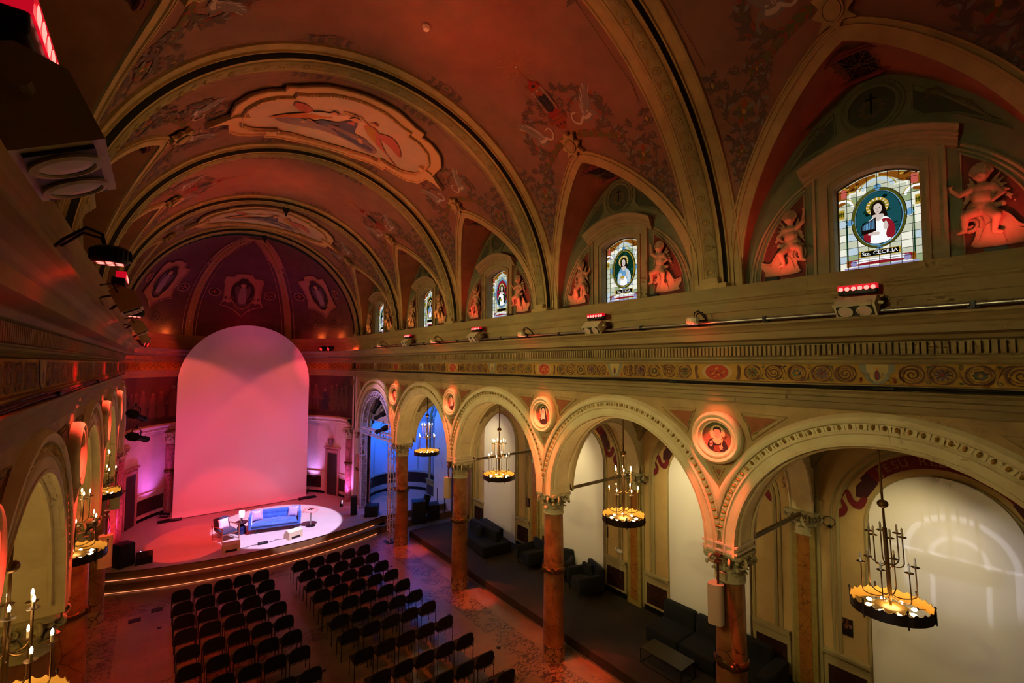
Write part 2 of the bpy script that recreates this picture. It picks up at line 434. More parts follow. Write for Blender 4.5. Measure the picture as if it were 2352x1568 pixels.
# ---- vault, ribs, penetrations, lunettes (one bay each)
W, H = 1.97, 3.12
def gz(y):
    """height of the pointed penetration above the springing"""
    u = min(1, abs(y) / W); return H * (1 - u ** 1.25) ** .455
def gpts(n, off=0.):
    """points (y, arc) along the groin, pushed outward by off"""
    P = [(W * cos(pi * i / n), RV * asin(gz(W * cos(pi * i / n)) / RV)) for i in range(n + 1)]
    if not off: return P
    out = []
    for i, (a, c) in enumerate(P):
        p, q = P[max(0, i - 1)], P[min(n, i + 1)]; tx, ty = q[0] - p[0], q[1] - p[1]; l = math.hypot(tx, ty)
        out.append((a + ty / l * off, c - tx / l * off))
    return out
XL = 5.0                      # lunette wall
def cylp(y, th, r): return (r * cos(th), y, ZS + r * sin(th))
def vault():
    b = MB(); n = 36
    for k in range(1, len(COLY)):
        yc = (COLY[k - 1] + COLY[k]) / 2
        ys = [-2.455] + [W * sin(pi / 2 * (-1 + 2 * i / n)) for i in range(n + 1)] + [2.455]
        rows = []
        for y in ys:
            z = gz(y) if abs(y) < W - 1e-6 else 0
            t0 = asin(min(1, z / RV)); rows.append([cylp(yc + y, t0 + (pi - 2 * t0) * j / 36, RV) for j in range(37)])
        b.grid(rows, mi=0)
        for s in (-1, 1):   # tunnel webs
            r1 = []; r2 = []
            for i in range(41):
                y = W * cos(pi * i / 40); z = gz(y)
                r1.append((s * sqrt(RV ** 2 - z * z), yc + y, ZS + z)); r2.append((s * (XL + .02), yc + y, ZS + z))
            b.grid([r1, r2], mi=1)
    b.grid([[cylp(y, pi * j / 48, 4.84) for j in range(49)] for y in (24.3, 24.95)], mi=0)
    return b.build('ceiling', [ROSE, WEBM], smooth=True)
struct(vault())
def groin_bands():
    b = MB()
    for k in range(1, len(COLY)):
        yc = (COLY[k - 1] + COLY[k]) / 2
        for s in (-1, 1):
            rows = []
            for off, dr in ((0, 0), (0, .035), (.16, .035), (.165, .06), (.20, .06), (.205, .03), (.245, .03), (.25, .05), (.275, .05), (.28, -.01)):
                row = []
                for y, c in gpts(60, off):
                    y = max(-2.1, min(2.1, y))
                    th = max(0, c) / RV; p = cylp(yc + y, th, RV - dr); row.append((s * p[0], p[1], p[2]))
                rows.append(row)
            b.grid(rows, mi=0)
            # cartouche at the apex
            th = asin((H + .34) / RV); c = Vector(cylp(yc, th, RV - .07)); c.x *= s
            rot = Matrix.Rotation(-s * (pi / 2 - th) , 3, 'Y') if 0 else Matrix.Rotation(s * (th - pi / 2) * -1, 3, 'Y')
            def cf(a, q, d, c=c, rot=rot, s=s): return c + rot @ Vector((q * s, a, -d))
            out = smoothpoly([(0, -.30), (.08, -.2), (.2, -.22), (.15, -.08), (.24, 0), (.15, .1), (.22, .22), (.08, .18), (0, .27), (-.08, .18), (-.22, .22), (-.15, .1), (-.24, 0), (-.15, -.08), (-.2, -.22), (-.08, -.2)], 3)
            b.prism(out, cf, -.02, .06, 0)
            b.prism(circ(0, 0, .10, .13), cf, .05, .10, 0)
            b.tube([cf(a, q, .09) for a, q in circ(0, 0, .12, .15)], .015, 5, 0, closed=True)
    return b.build('trim_6', [TAN], smooth=True)
struct(groin_bands())
def ribs():
    b = MB()
    prof = [(-.50, 4.90), (-.50, 4.83), (-.47, 4.82), (-.45, 4.84), (-.29, 4.84), (-.28, 4.80), (-.255, 4.80), (-.25, 4.83), (-.21, 4.83), (-.205, 4.72), (-.17, 4.71), (-.155, 4.73), (-.145, 4.73)]
    tor = [(-.13 + .13 * (1 - cos(pi * i / 8)), 4.72 - .055 * sin(pi * i / 8)) for i in range(9)]
    full = prof + tor + [(-a, r) for a, r in prof[::-1]]
    mi = []
    for i in range(len(full) - 1):
        a0, r0 = full[i]; a1, r1 = full[i + 1]; am = (a0 + a1) / 2
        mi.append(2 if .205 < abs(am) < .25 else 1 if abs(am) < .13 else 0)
    for yc in COLY[1:]:
        rows = [[cylp(yc + a, pi * j / 72, r) for j in range(73)] for a, r in full]
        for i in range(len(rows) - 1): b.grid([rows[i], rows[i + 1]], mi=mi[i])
        n = 62
        for j in range(n):     # leaves and rosettes carved on the torus
            th = pi * (j + .5) / n
            Mx = Matrix.Rotation(-th + pi / 2, 3, 'Y')
            if j % 2: b.ball(cylp(yc, th, 4.665), (.035, .035, .02), 8, 4, Mx, mi=3); b.tube([Vector(cylp(yc, th, 4.668)) + Mx @ Vector((.07 * cos(q * pi / 5), .07 * sin(q * pi / 5), 0)) for q in range(10)], .01, 4, 1, closed=True)
            else:
                for s in (-1, 1): b.ball(cylp(yc + s * .05, th, 4.675), (.09, .028, .018), 6, 4, Mx @ Matrix.Rotation(s * .5, 3, 'Z'), mi=3 if s > 0 else 1)
        for s in (-1, 1):      # plinths at the foot
            b.box((s * 4.70, yc, ZS + .06), (.22, .62, .12), mi=0); b.box((s * 4.655, yc, ZS + .17), (.10, .30, .12), mi=0)
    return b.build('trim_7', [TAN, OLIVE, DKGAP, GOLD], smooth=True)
struct(ribs())

WIN_W, WIN_H = .535, 1.46
def wtop(y): return WIN_H + .17 * (1 - (y / WIN_W) ** 2)
def lunettes():
    b = MB(); n = 20
    for k in range(1, len(COLY)):
        yc = (COLY[k - 1] + COLY[k]) / 2
        ys = sorted(set([round(W * sin(pi / 2 * (-1 + 2 * i / n)), 4) for i in range(n + 1)] + [round(-WIN_W + 2 * WIN_W * i / 8, 4) for i in range(9)]))
        lo = []; hi = []
        def seg(ysub, f):
            b.grid([[(XL, yc + y, ZS + f(y)) for y in ysub], [(XL, yc + y, ZS + gz(y) + .01) for y in ysub]], mi=0)
        seg([y for y in ys if y <= -WIN_W], lambda y: 0); seg([y for y in ys if y >= WIN_W], lambda y: 0); seg([y for y in ys if abs(y) <= WIN_W], wtop)
        # reveal
        wo = [(-WIN_W, 0)] + [(-WIN_W + 2 * WIN_W * i / 10, wtop(-WIN_W + 2 * WIN_W * i / 10)) for i in range(11)] + [(WIN_W, 0)]
        b.grid([[(XL, yc + a, ZS + z) for a, z in wo], [(XL + .2, yc + a, ZS + z) for a, z in wo]], mi=3)
        fn = lambda a, z, d: (XL - d, yc + a, ZS + z)
        # window surround with stepped mouldings
        for w0, w1, d in ((.535, .60, .05), (.60, .64, .08), (.64, .78, .04), (.78, .82, .075)):
            def oc(w): return [(-w, 0)] + [(-w + 2 * w * i / 10, wtop(WIN_W) + (w - .535) + .17 * (1 - (-1 + 2 * i / 10) ** 2)) for i in range(11)] + [(w, 0)]
            A, B = oc(w0), oc(w1)
            b.grid([IDX([(p[0], p[1], 0) for p in A], fn), IDX([(p[0], p[1], d) for p in A], fn), IDX([(p[0], p[1], d) for p in B], fn), IDX([(p[0], p[1], 0) for p in B], fn)], mi=3)
        # projecting segmental hood
        hp = [(0, 0), (.07, .0), (.07, .05), (.11, .055), (.11, .08), (.14, .10), (.14, .125), (.19, .14), (.19, .18), (.22, .20), (.25, .24), (.25, .26), (0, .27)]
        def hood(w, z0, rise, N=16): return [(-w + 2 * w * i / N, z0 + rise * (1 - (-1 + 2 * i / N) ** 2)) for i in range(N + 1)]
        rows = []
        for d, dz in hp:
            rows.append([fn(a * (1 + .25 * d), z + dz, d) for a, z in hood(.93, 1.60, .27)])
        b.grid(rows, mi=3)
        for e in (0, -1): b.add([r[e] for r in rows], [list(range(len(rows)))], 3)
        # arch mouldings of the lower panels
        for r0, d in ((1.86, .03), (1.80, .018)):
            for s in (-1, 1):
                pts = [(s * r0 * cos(t), .02 + r0 * 1.02 * sin(t)) for t in [i / 14 * 1.02 for i in range(15)]]
                b.tube([fn(a, z, .005) for a, z in pts], d, 6, 3)
        # painted side panels
        for s in (-1, 1):
            arc = [(s * 1.70 * cos(t), .08 + 1.74 * sin(t)) for t in [i / 14 * 1.0 for i in range(15)]]
            poly = [(s * .96, .08)] + [p for p in arc if abs(p[0]) > .96] + [(s * .96, .08 + 1.74 * sqrt(max(0, 1 - (.96 / 1.70) ** 2)))]
            b.flat(poly, fn, .006, 1)
            b.tube([fn(a, z, .01) for a, z in poly], .014, 5, 3, closed=True)
        # roundel and triangular panels above
        b.tube([fn(a, z, .01) for a, z in circ(0, 2.60, .33, .33, 28)], .030, 6, 0, closed=True)
        b.tube([fn(a, z, .01) for a, z in circ(0, 2.60, .40, .40, 28)], .016, 6, 0, closed=True)
        b.flat(circ(0, 2.60, .30, .30, 24), fn, .006, 4)
        for i in range(9):   # painted emblem
            a = 2 * pi * i / 9 + .3; b.flat(circ(.13 * cos(a), 2.58 + .12 * sin(a), .05, .035, 8), fn, .010, 6)
        b.flat([(-.015, 2.5), (.015, 2.5), (.015, 2.82), (-.015, 2.82)], fn, .013, 5); b.flat([(-.07, 2.72), (.07, 2.72), (.07, 2.75), (-.07, 2.75)], fn, .013, 5)
        for s in (-1, 1):
            tr = [(s * .50, 2.72), (s * .48, 2.36), (s * .60, 2.22), (s * .98, 2.06), (s * 1.45, 1.66), (s * 1.10, 2.10), (s * .80, 2.44)]
            b.tube([fn(a, z, .008) for a, z in tr], .018, 5, 0, closed=True)
            t2 = [(s * (abs(a) * .92 + .05), 2.32 + (z - 2.32) * .78) for a, z in tr]
            b.flat(t2, fn, .006, 4)
            b.stroke(smoothpoly([(s * .62, 2.44), (s * .74, 2.56), (s * .86, 2.40), (s * .98, 2.30), (s * 1.1, 2.18), (s * 1.2, 2.0)], 4, False), [.05 - .0018 * i for i in range(21)], fn, .010, 6)
            b.stroke(spiral(s * .80, 2.42, .07, 1.2, 14), .02, fn, .011, 6)
            b.stroke(spiral(s * 1.05, 2.18, .06, 1.2, 14, 2), .016, fn, .011, 6); b.flat(circ(s * .66, 2.55, .05, .035, 9), fn, .011, 6)
        # oculus grille in the tunnel crown
        oc_ = [(4.36 + .42 * cos(2 * pi * i / 30), yc + .55 * sin(2 * pi * i / 30)) for i in range(30)]
        zz = ZS + H - .12
        b.add([(x, y, zz + .05) for x, y in oc_], [list(range(30))], 5)
        for sc, zr, rr in ((1.0, 0, .035), (1.1, .02, .03)):
            b.tube([(4.36 + (x - 4.36) * sc, yc + (y - yc) * sc, zz + zr) for x, y in oc_], rr, 6, 1, closed=True)
        random.seed(k)
        for i in range(9):
            for j in range(7):
                x, y = 4.36 - .4 + .1 * i, yc - .5 + .17 * j
                if ((x - 4.36) / .40) ** 2 + ((y - yc) / .52) ** 2 < .85:
                    b.stroke(spiral(x, y, .085, 1.3, 12, random.random() * 6, random.choice((-1, 1))), .012, lambda a, q, d: (a, q, zz + .012 - d), 0, 6)
        for q in range(4):
            a = pi * q / 4 + .4; b.tube([(4.36 - .4 * cos(a), yc - .53 * sin(a), zz + .0), (4.36 + .4 * cos(a), yc + .53 * sin(a), zz)], .007, 4, 6)
    return b.build('wall_right', [GREENG, MAROON, TAN, mat('clerestory_plaster', '9a8660', .8, var='86744e', scale=3, bump=.1), mat('dark_green_paint', '3c3e28', .85), mat('dark_void', '060505', 1), mat('emblem_brown', '54442a', .85)], smooth=False)  # dark green fills the roundels and triangular panels
lu = struct(lunettes()); m = mirror(lu); m.name = 'wall_left'

# ---- closing walls
for s in (1, -1):
    b = MB(); b.box((s * 5.15, 24.62, 4.7), (.70, .46, 9.3)); b.box((s * 5.15, 24.3, 6.9), (.70, .5, 4.9)); struct(b.build('wall_right' if s > 0 else 'wall_left', WALLW))
b = MB(); b.box((0, -6.1, 7), (20, .2, 15)); struct(b.build('wall_back', TAN))
# back bays of the vault behind the camera
b = MB(); b.grid([[cylp(y, pi * j / 24, 4.95) for j in range(25)] for y in (-6, -5.3)]); struct(b.build('ceiling', ROSE))

# ---- apse
def apse():
    b = MB(); n = 48
    rows = []
    for z in (STG - .1, 4.62): rows.append([(XF * cos(pi * i / n), APY + XF * sin(pi * i / n), z) for i in range(n + 1)])
    b.grid(rows, mi=0)
    b.grid([[(XF * cos(pi * i / n), APY + XF * sin(pi * i / n), z) for i in range(n + 1)] for z in (4.95, 7.3)], mi=1)
    # moulding between
    prof = [(0, 4.55), (.06, 4.57), (.06, 4.64), (.12, 4.68), (.12, 4.78), (.2, 4.80), (.22, 4.86), (.28, 4.90), (.28, 4.95), (0, 4.97)]
    b.grid([[((XF - d) * cos(pi * i / n), APY + (XF - d) * sin(pi * i / n), z) for i in range(n + 1)] for d, z in prof], mi=2)
    for i in range(0, 150):
        a = pi * i / 150; c, s = cos(a), sin(a)
        b.box(((XF - .15) * c, APY + (XF - .15) * s, 4.735), (.06, .05, .07), Matrix.Rotation(a, 3, 'Z'), 2)
    # wainscot rail and dado
    for d, z0, z1 in ((.05, 1.76, 1.84), (.03, .6, .74)):
        b.grid([[((XF - q) * cos(pi * i / n), APY + (XF - q) * sin(pi * i / n), z) for i in range(n + 1)] for q, z in ((0, z0), (d, z0), (d, z1), (0, z1))], mi=2)
    def wp(a, z, d):
        return ((XF - .01 - d) * cos(a), APY + (XF - .01 - d) * sin(a), z)
    for a0, a1 in ((.14, .30), (.58, .86), (.95, 1.25), (pi - .30, pi - .14), (pi - .86, pi - .52), (pi - 1.25, pi - .95)):
        st = [a0 + (a1 - a0) * i / 8 for i in range(9)]
        b.grid([[wp(a, .90, .005) for a in st], [wp(a, 1.56, .005) for a in st]], mi=3)
        b.tube([wp(a, .87, 0) for a in st] + [wp(a, 1.59, 0) for a in st[::-1]], .018, 5, 2, closed=True)
    # narrow baseboard
    b.grid([[((XF - .03) * cos(pi * i / n), APY + (XF - .03) * sin(pi * i / n), z) for i in range(n + 1)] for z in (.6, .74)], mi=4)
    return b.build('wall_apse', [WALLW, mat('mural_ground', '5a3a30', .85, var='42281f', scale=1.5, mix=.9), mat('apse_moulding', 'cdbb94', .7), WAINMAR, BLACK], smooth=True)
struct(apse())
def mural_figs():
    b = MB()
    fn = lambda a, z, d: ((XF - .02 - d) * cos(a), APY + (XF - .02 - d) * sin(a), z)
    random.seed(5)
    ang = [.16, .26, .36, .44, .55, .68, .78, .92, 1.05, 1.2, 1.4]
    for s in (0, 1):
        f2 = fn if not s else (lambda a, z, d: fn(pi - a, z, d))
        for i in range(12):
            a0 = .1 + i * .105
            b.flat([(a0, 5.9), (a0 + .105, 5.9), (a0 + .105, 5.98), (a0, 5.98)], f2, .002, 3)
            b.flat([(a0, 5.15), (a0 + .105, 5.15), (a0 + .105, 5.5), (a0, 5.5)], f2, .002, 4)
        for q, a in enumerate(ang):
            h = random.uniform(1.15, 1.5); w = .045
            c = random.choice((1, 2, 3))
            b.flat(smoothpoly([(a - w, 5.35), (a + w, 5.35), (a + w * .8, 5.35 + h * .5), (a + w * .6, 5.35 + h * .8), (a, 5.35 + h * .86), (a - w * .6, 5.35 + h * .8), (a - w * .8, 5.35 + h * .5)], 2), f2, .006 + q * .0004, c)
            b.flat(circ(a, 5.35 + h * .93, .022, .10, 8), f2, .012, 5)
            b.flat([(a - w * .9, 5.35 + h * .6), (a - w * 1.9, 5.35 + h * .45), (a - w * 1.8, 5.35 + h * .38), (a - w * .5, 5.35 + h * .5)], f2, .012, c)
    return b
mural = mural_figs().build('painted_mural', [mat('mural_dark', '3a241c', .9), mat('mural_rose', '6a4034', .9), mat('mural_blue', '38323a', .9), mat('mural_ochre', '60462e', .9), mat('mural_brown', '4a3024', .9), mat('mural_skin', '74503e', .9)])
mural['kind'] = 'structure'; mural.name = 'wall_mural'
def dome():
    b = MB(); n = 40; m = 18; R = 4.78
    rows = [[(R * cos(pi * i / n) * cos(pi / 2 * j / m), APY + R * sin(pi * i / n) * cos(pi / 2 * j / m) * .99, ZS + R * sin(pi / 2 * j / m) * .985) for i in range(n + 1)] for j in range(m + 1)]
    b.grid(rows, mi=0)
    dp = lambda a, e, d: ((R - d) * cos(a) * cos(e), APY + (R - d) * sin(a) * cos(e), ZS + (R - d) * sin(e) * .985)
    def band(b, pts, w, d, mi):   # strip of constant width in metres on the sphere
        L = []; Rr = []; Tt = []
        for i, (a, e) in enumerate(pts):
            p = Vector(dp(a, e, d)); q0 = Vector(dp(*pts[max(0, i - 1)], d)); q1 = Vector(dp(*pts[min(len(pts) - 1, i + 1)], d)); t = (q1 - q0).normalized()
            c = Vector((0, APY, ZS)); nn = (c - p).normalized(); s = t.cross(nn) * w / 2; L.append(p + s); Rr.append(p - s)
        b.grid([L, Rr], mi=mi)
    for k in range(4):
        a = pi / 2 + (k - 1.5) * pi / 3
        if a < .05 or a > pi - .05: continue
        pts = [(a, e * 1.5 / 20) for e in range(21)]
        band(b, pts, .62, .02, 1); band(b, pts, .30, .05, 2)
        for off in (-.34, .34, -.17, .17):
            tp = []
            for a_, e_ in pts[:-1]:
                tp.append(dp(a_ + off / (R * max(.12, cos(e_))), e_, .05))
            b.tube(tp, .018, 5, 1)
        for e in range(2, 34):
            b.ball(dp(a, e * .042, .07), (.05, .05, .05), 5, 4, mi=2)
    # medallions between ribs
    for k in range(3):
        a = pi / 2 + (k - 1) * pi / 3
        def mf(u, v, d, a=a):
            e = .56 + v * 1.15 / R; return dp(a + u * 1.42 / (R * cos(e)), e, .03 + d)
        # frame outline with notched corners
        o = [(0, 1.05), (.25, 1.0), (.34, .8), (.62, .78), (.66, .5), (.62, .35), (.62, -.35), (.74, -.72), (.45, -.80), (.2, -.98), (0, -1.25)]
        o = o + [(-x, y) for x, y in o[-2:0:-1]]
        b.tube([mf(x, y, .02) for x, y in o], .035, 5, 1, closed=True)
        i_ = [(0, .80), (.12, .78), (.2, .62), (.36, .4), (.42, 0), (.38, -.4), (.3, -.5), (.2, -.75), (0, -.85)]
        i_ = smoothpoly(i_ + [(-x, y) for x, y in i_[-2:0:-1]], 2)
        C_ = (0, -.1); A_ = polar(o, 48, C_); B_ = polar(i_, 48, C_)
        rr = [[(b_[0] + (a_[0] - b_[0]) * q, b_[1] + (a_[1] - b_[1]) * q) for a_, b_ in zip(A_ + A_[:1], B_ + B_[:1])] for q in (0, .5, 1)]
        b.grid([[mf(x, y, .012) for x, y in r_] for r_ in rr], mi=1)
        rr = [[(C_[0] + (x - C_[0]) * q, C_[1] + (y - C_[1]) * q) for x, y in B_ + B_[:1]] for q in (.02, .35, .7, 1)]
        b.grid([[mf(x, y, .012) for x, y in r_] for r_ in rr], mi=3)
        b.tube([mf(x, y, .02) for x, y in i_], .03, 5, 2, closed=True)
        # standing winged figure
        b.flat(smoothpoly([(-.12, -.55), (.12, -.55), (.13, -.1), (.10, .2), (0, .28), (-.10, .2), (-.13, -.1)], 2), mf, .045, 4)
        b.flat(circ(0, .36, .05, .07, 10), mf, .047, 5); b.flat(circ(0, .38, .10, .12, 14), mf, .040, 2)
        for s in (-1, 1): b.flat(smoothpoly([(s * .08, .2), (s * .24, .35), (s * .27, .05), (s * .16, -.3)], 3), mf, .038, 6)
        b.flat(circ(0, -.62, .2, .08, 12), mf, .038, 6)
        for s in (-1, 1):      # crosses in small rings at the ribs
            b.tube([mf(s * .95 + x, -.1 + y, .01) for x, y in circ(0, 0, .2, .2, 16)], .03, 5, 1, closed=True)
            b.flat(circ(s * .95, -.1, .15, .15, 16), mf, .01, 3)
            for q in range(4):
                t = pi / 2 * q; b.flat([(s * .95, -.1), (s * .95 + .11 * cos(t - .35), -.1 + .11 * sin(t - .35)), (s * .95 + .11 * cos(t + .35), -.1 + .11 * sin(t + .35))], mf, .014, 7)
        for s in (-1, 1):
            b.stroke(spiral(s * .38, -1.55, .26, 1.5, 24, 0, s), .035, mf, .0, 3); b.stroke(spiral(s * .80, -1.72, .2, 1.5, 24, 2, -s), .03, mf, .0, 3)
    return b.build('ceiling', [mat('apse_vault_paint', '5c3430', .85, var='4c2828', scale=2, bump=.1), mat('apse_band_paint', 'a06a50', .8), mat('apse_gilding', '9a6c38', .6), mat('apse_dark_paint', '2e1612', .85), mat('apse_robe', '8a7068', .85), mat('apse_skin', 'b08870', .85), mat('apse_wing', '5c4440', .85), mat('apse_cross', 'c05040', .8)], smooth=True)
struct(dome())
# ================================================================ COLUMNS
def leaf_rows(w, h, curl, n=6):
    rows = []
    for i in range(n + 1):
        t = i / n; lob = 1 + .16 * sin(t * 14); ww = w * (1 - .15 * t - .55 * max(0, t - .75) * 4 * .5) * lob
        out = .02 + .03 * t * t + (curl * ((t - .65) / .35) ** 2 if t > .65 else 0); z = h * t if t < .85 else h * (.85 + (t - .85) * .2) - curl * .8 * ((t - .85) / .15) ** 2
        rows.append([(x * ww / 2, out + .012 * (1 - abs(x)) - .012 * abs(x), z) for x in (-1, -.55, 0, .55, 1)])
    return rows
def capital_mesh(zb=3.86):
    b = MB()
    b.lathe([(.25, 0), (.28, .015), (.28, .04), (.245, .06), (.235, .3), (.27, .42), (.31, .49)], (0, 0, zb), 24)
    for tier, (h, w, c, off, r) in enumerate(((.22, .17, .05, 0, .232), (.36, .17, .065, .5, .235))):
        for k in range(8):
            a = 2 * pi * (k + off) / 8; M = Matrix.Rotation(a, 3, 'Z')
            rows = [[M @ Vector((p[0], p[1] + r, p[2])) + Vector((0, 0, zb + .05)) for p in row] for row in leaf_rows(w, h, c)]
            b.grid(rows)
            back = [[M @ Vector((p[0] * .96, p[1] + r - .018, p[2])) + Vector((0, 0, zb + .05)) for p in row] for row in leaf_rows(w, h, c)]
            b.grid([r_[::-1] for r_ in back])
    for k in range(4):    # corner volutes, both faces
        a = pi / 4 + pi / 2 * k; M = Matrix.Rotation(a, 3, 'Z')
        for s in (-1, 1):
            M2 = Matrix.Rotation(a + s * .28, 3, 'Z')
            pts = spiral(0, 0, .085, 1.9, 26, pi / 2, -1)
            tp = [M2 @ Vector((.375 + x, s * .028, z)) + Vector((0, 0, zb + .435)) for x, z in [(p[0], p[1]) for p in pts]]
            tp = [M2 @ Vector((.22, s * .02, .28)) + Vector((0, 0, zb)), M2 @ Vector((.27, s * .025, .42)) + Vector((0, 0, zb)), M2 @ Vector((.31, s * .028, .50)) + Vector((0, 0, zb))] + tp
            b.tube(tp, [.024] * 3 + [.024 - .0005 * i for i in range(len(pts))], 6)
        b.ball(M @ Vector((.375, 0, 0)) + Vector((0, 0, zb + .435)), (.035, .05, .035), 8, 6, M)
        b.ball(M @ Vector((.42, 0, 0)) + Vector((0, 0, zb + .33)), (.035, .04, .05), 6, 5, M)
    for k in range(4):    # fleurons and inner scrolls
        a = pi / 2 * k; M = Matrix.Rotation(a, 3, 'Z')
        b.ball(M @ Vector((.315, 0, 0)) + Vector((0, 0, zb + .52)), (.035, .06, .05), 8, 6, M)
        for s in (-1, 1):
            pts = spiral(0, 0, .055, 1.6, 18, pi / 2, s)
            b.tube([M @ Vector((.30, s * .09 + x, z)) + Vector((0, 0, zb + .42)) for x, z in pts], .014, 5)
    # concave abacus
    out = []
    for k in range(4):
        a = pi / 4 + pi / 2 * k
        c = Vector((cos(a), sin(a))) * .47; t = Vector((-sin(a), cos(a)))
        out += [tuple(c - t * .045), tuple(c + t * .045)]
        nx = pi / 4 + pi / 2 * (k + 1)
        for q in (.25, .5, .75):
            aa = a + (nx - a) * q; rr = .335 + .07 * abs(q - .5) * 2 * .9
            out.append((rr * cos(aa), rr * sin(aa)))
    for z0, z1, sc in ((.50, .53, .96), (.53, .58, 1.0)):
        b.prism([(x * sc, y * sc) for x, y in out], lambda a, c, d: (a, c, zb + d), z0, z1)
    return b
CAPM = mat('capital_stone', 'c4b88e', .75, var='a89c70', scale=6, bump=.1)
def make_column():
    t = empty('marble_column')
    b = MB(); b.lathe([(.30, 0), (.30, .40)], n=32); o = b.build('base', BASEMAR, t, smooth=True)
    b = MB(); b.lathe([(.285, .40), (.28, 1.2), (.272, 2.3), (.262, 3.2), (.252, 3.87)], n=32); b.build('shaft', COLMAR, t, smooth=True)
    b = MB(); n = 36
    rows = []
    for r, z in ((.272, 0), (.305, .02), (.312, .07), (.305, .13), (.285, .15)):
        rows.append([((r + .012 * sin(7 * a) + .01 * sin(13 * a + 1)) * cos(a), (r + .012 * sin(7 * a)) * sin(a), 2.30 + z + .035 * sin(3 * a) * (z / .15)) for a in [2 * pi * k / n for k in range(n)]])
    b.grid(rows, True, cap=False)
    for a0 in (pi * .9, pi * 1.25, -.3, .9):
        for q in range(5): b.ball((.31 * cos(a0 + .08 * (q - 2)), .31 * sin(a0 + .08 * (q - 2)), 2.40 + .05 * cos(q * 1.9)), (.035, .035, .045), 6, 5)
        b.tube([(.325 * cos(a0 + .2 * x), .325 * sin(a0 + .2 * x), 2.42 + z) for x, z in spiral(0, 0, .1, 1.4, 14)], .014, 5)
    b.build('ornamental_band', BRASS, t, smooth=True)
    b = capital_mesh(); b.build('capital', CAPM, t, smooth='all')
    return t
colp = make_column()
cl = {4.45: 'red-brown column nearest the viewer with a speaker hung on a pole before its capital',
      9.36: 'orange marble column between the second and third chandelier, second from the viewer',
      14.27: 'marble column beside the island sofa with a pink-topped speaker at its capital',
      19.18: 'marble column standing tight against the vertical lighting truss ladder',
      24.09: 'marble column at the edge of the apse, behind the arched lighting truss',
      -.46: 'marble column behind the viewer carrying the nearest big arch'}
cll = {4.45: 'dark marble column of the shadowed arcade, nearest to the viewer', 9.36: 'shadowed marble column whose scrolled capital stands right beside the lit candle arms',
       14.27: 'shadowed marble column with the ivory speaker clamped below its capital', 19.18: 'shadowed marble column with red lit base near the stage step corner',
       24.09: 'slim-looking shadowed column at the stage end of the darker arcade', -.46: 'column of the darker arcade behind the viewer'}
first = True
for y in (4.45, 9.36, 14.27, 19.18, 24.09, -.46):
    for side in (1, -1):
        c = colp if first else copy_tree(colp); first = False
        c.location = (XC, y, 0) if side > 0 else (-XC + LSH, y, 0)
        if side < 0: c.rotation_euler.z = pi
        tag(c, (cl if side > 0 else cll)[y], 'column', 'marble columns of the arcades', 'thing')
# bands around imposts near two right columns
for y in (4.45, 14.27):
    b = MB()
    for z in (4.50, 4.62):
        b.box((XC, y, z), (.80, .66, .035))
    for sx in (-.34, .34):
        for sy in (-.12, .12): b.box((XC + sx * 1.19 if 0 else XC + sx * 1.18, y + sy, 4.56), (.02, .03, .14))
    tag(b.build('clamp_strap', mat('pink_white_strap', 'd8c4b0', .6)), 'pale metal strap clamps wrapped round the pier above the %s capital' % ('nearest' if y < 5 else 'third column'), 'strap', kind='thing')

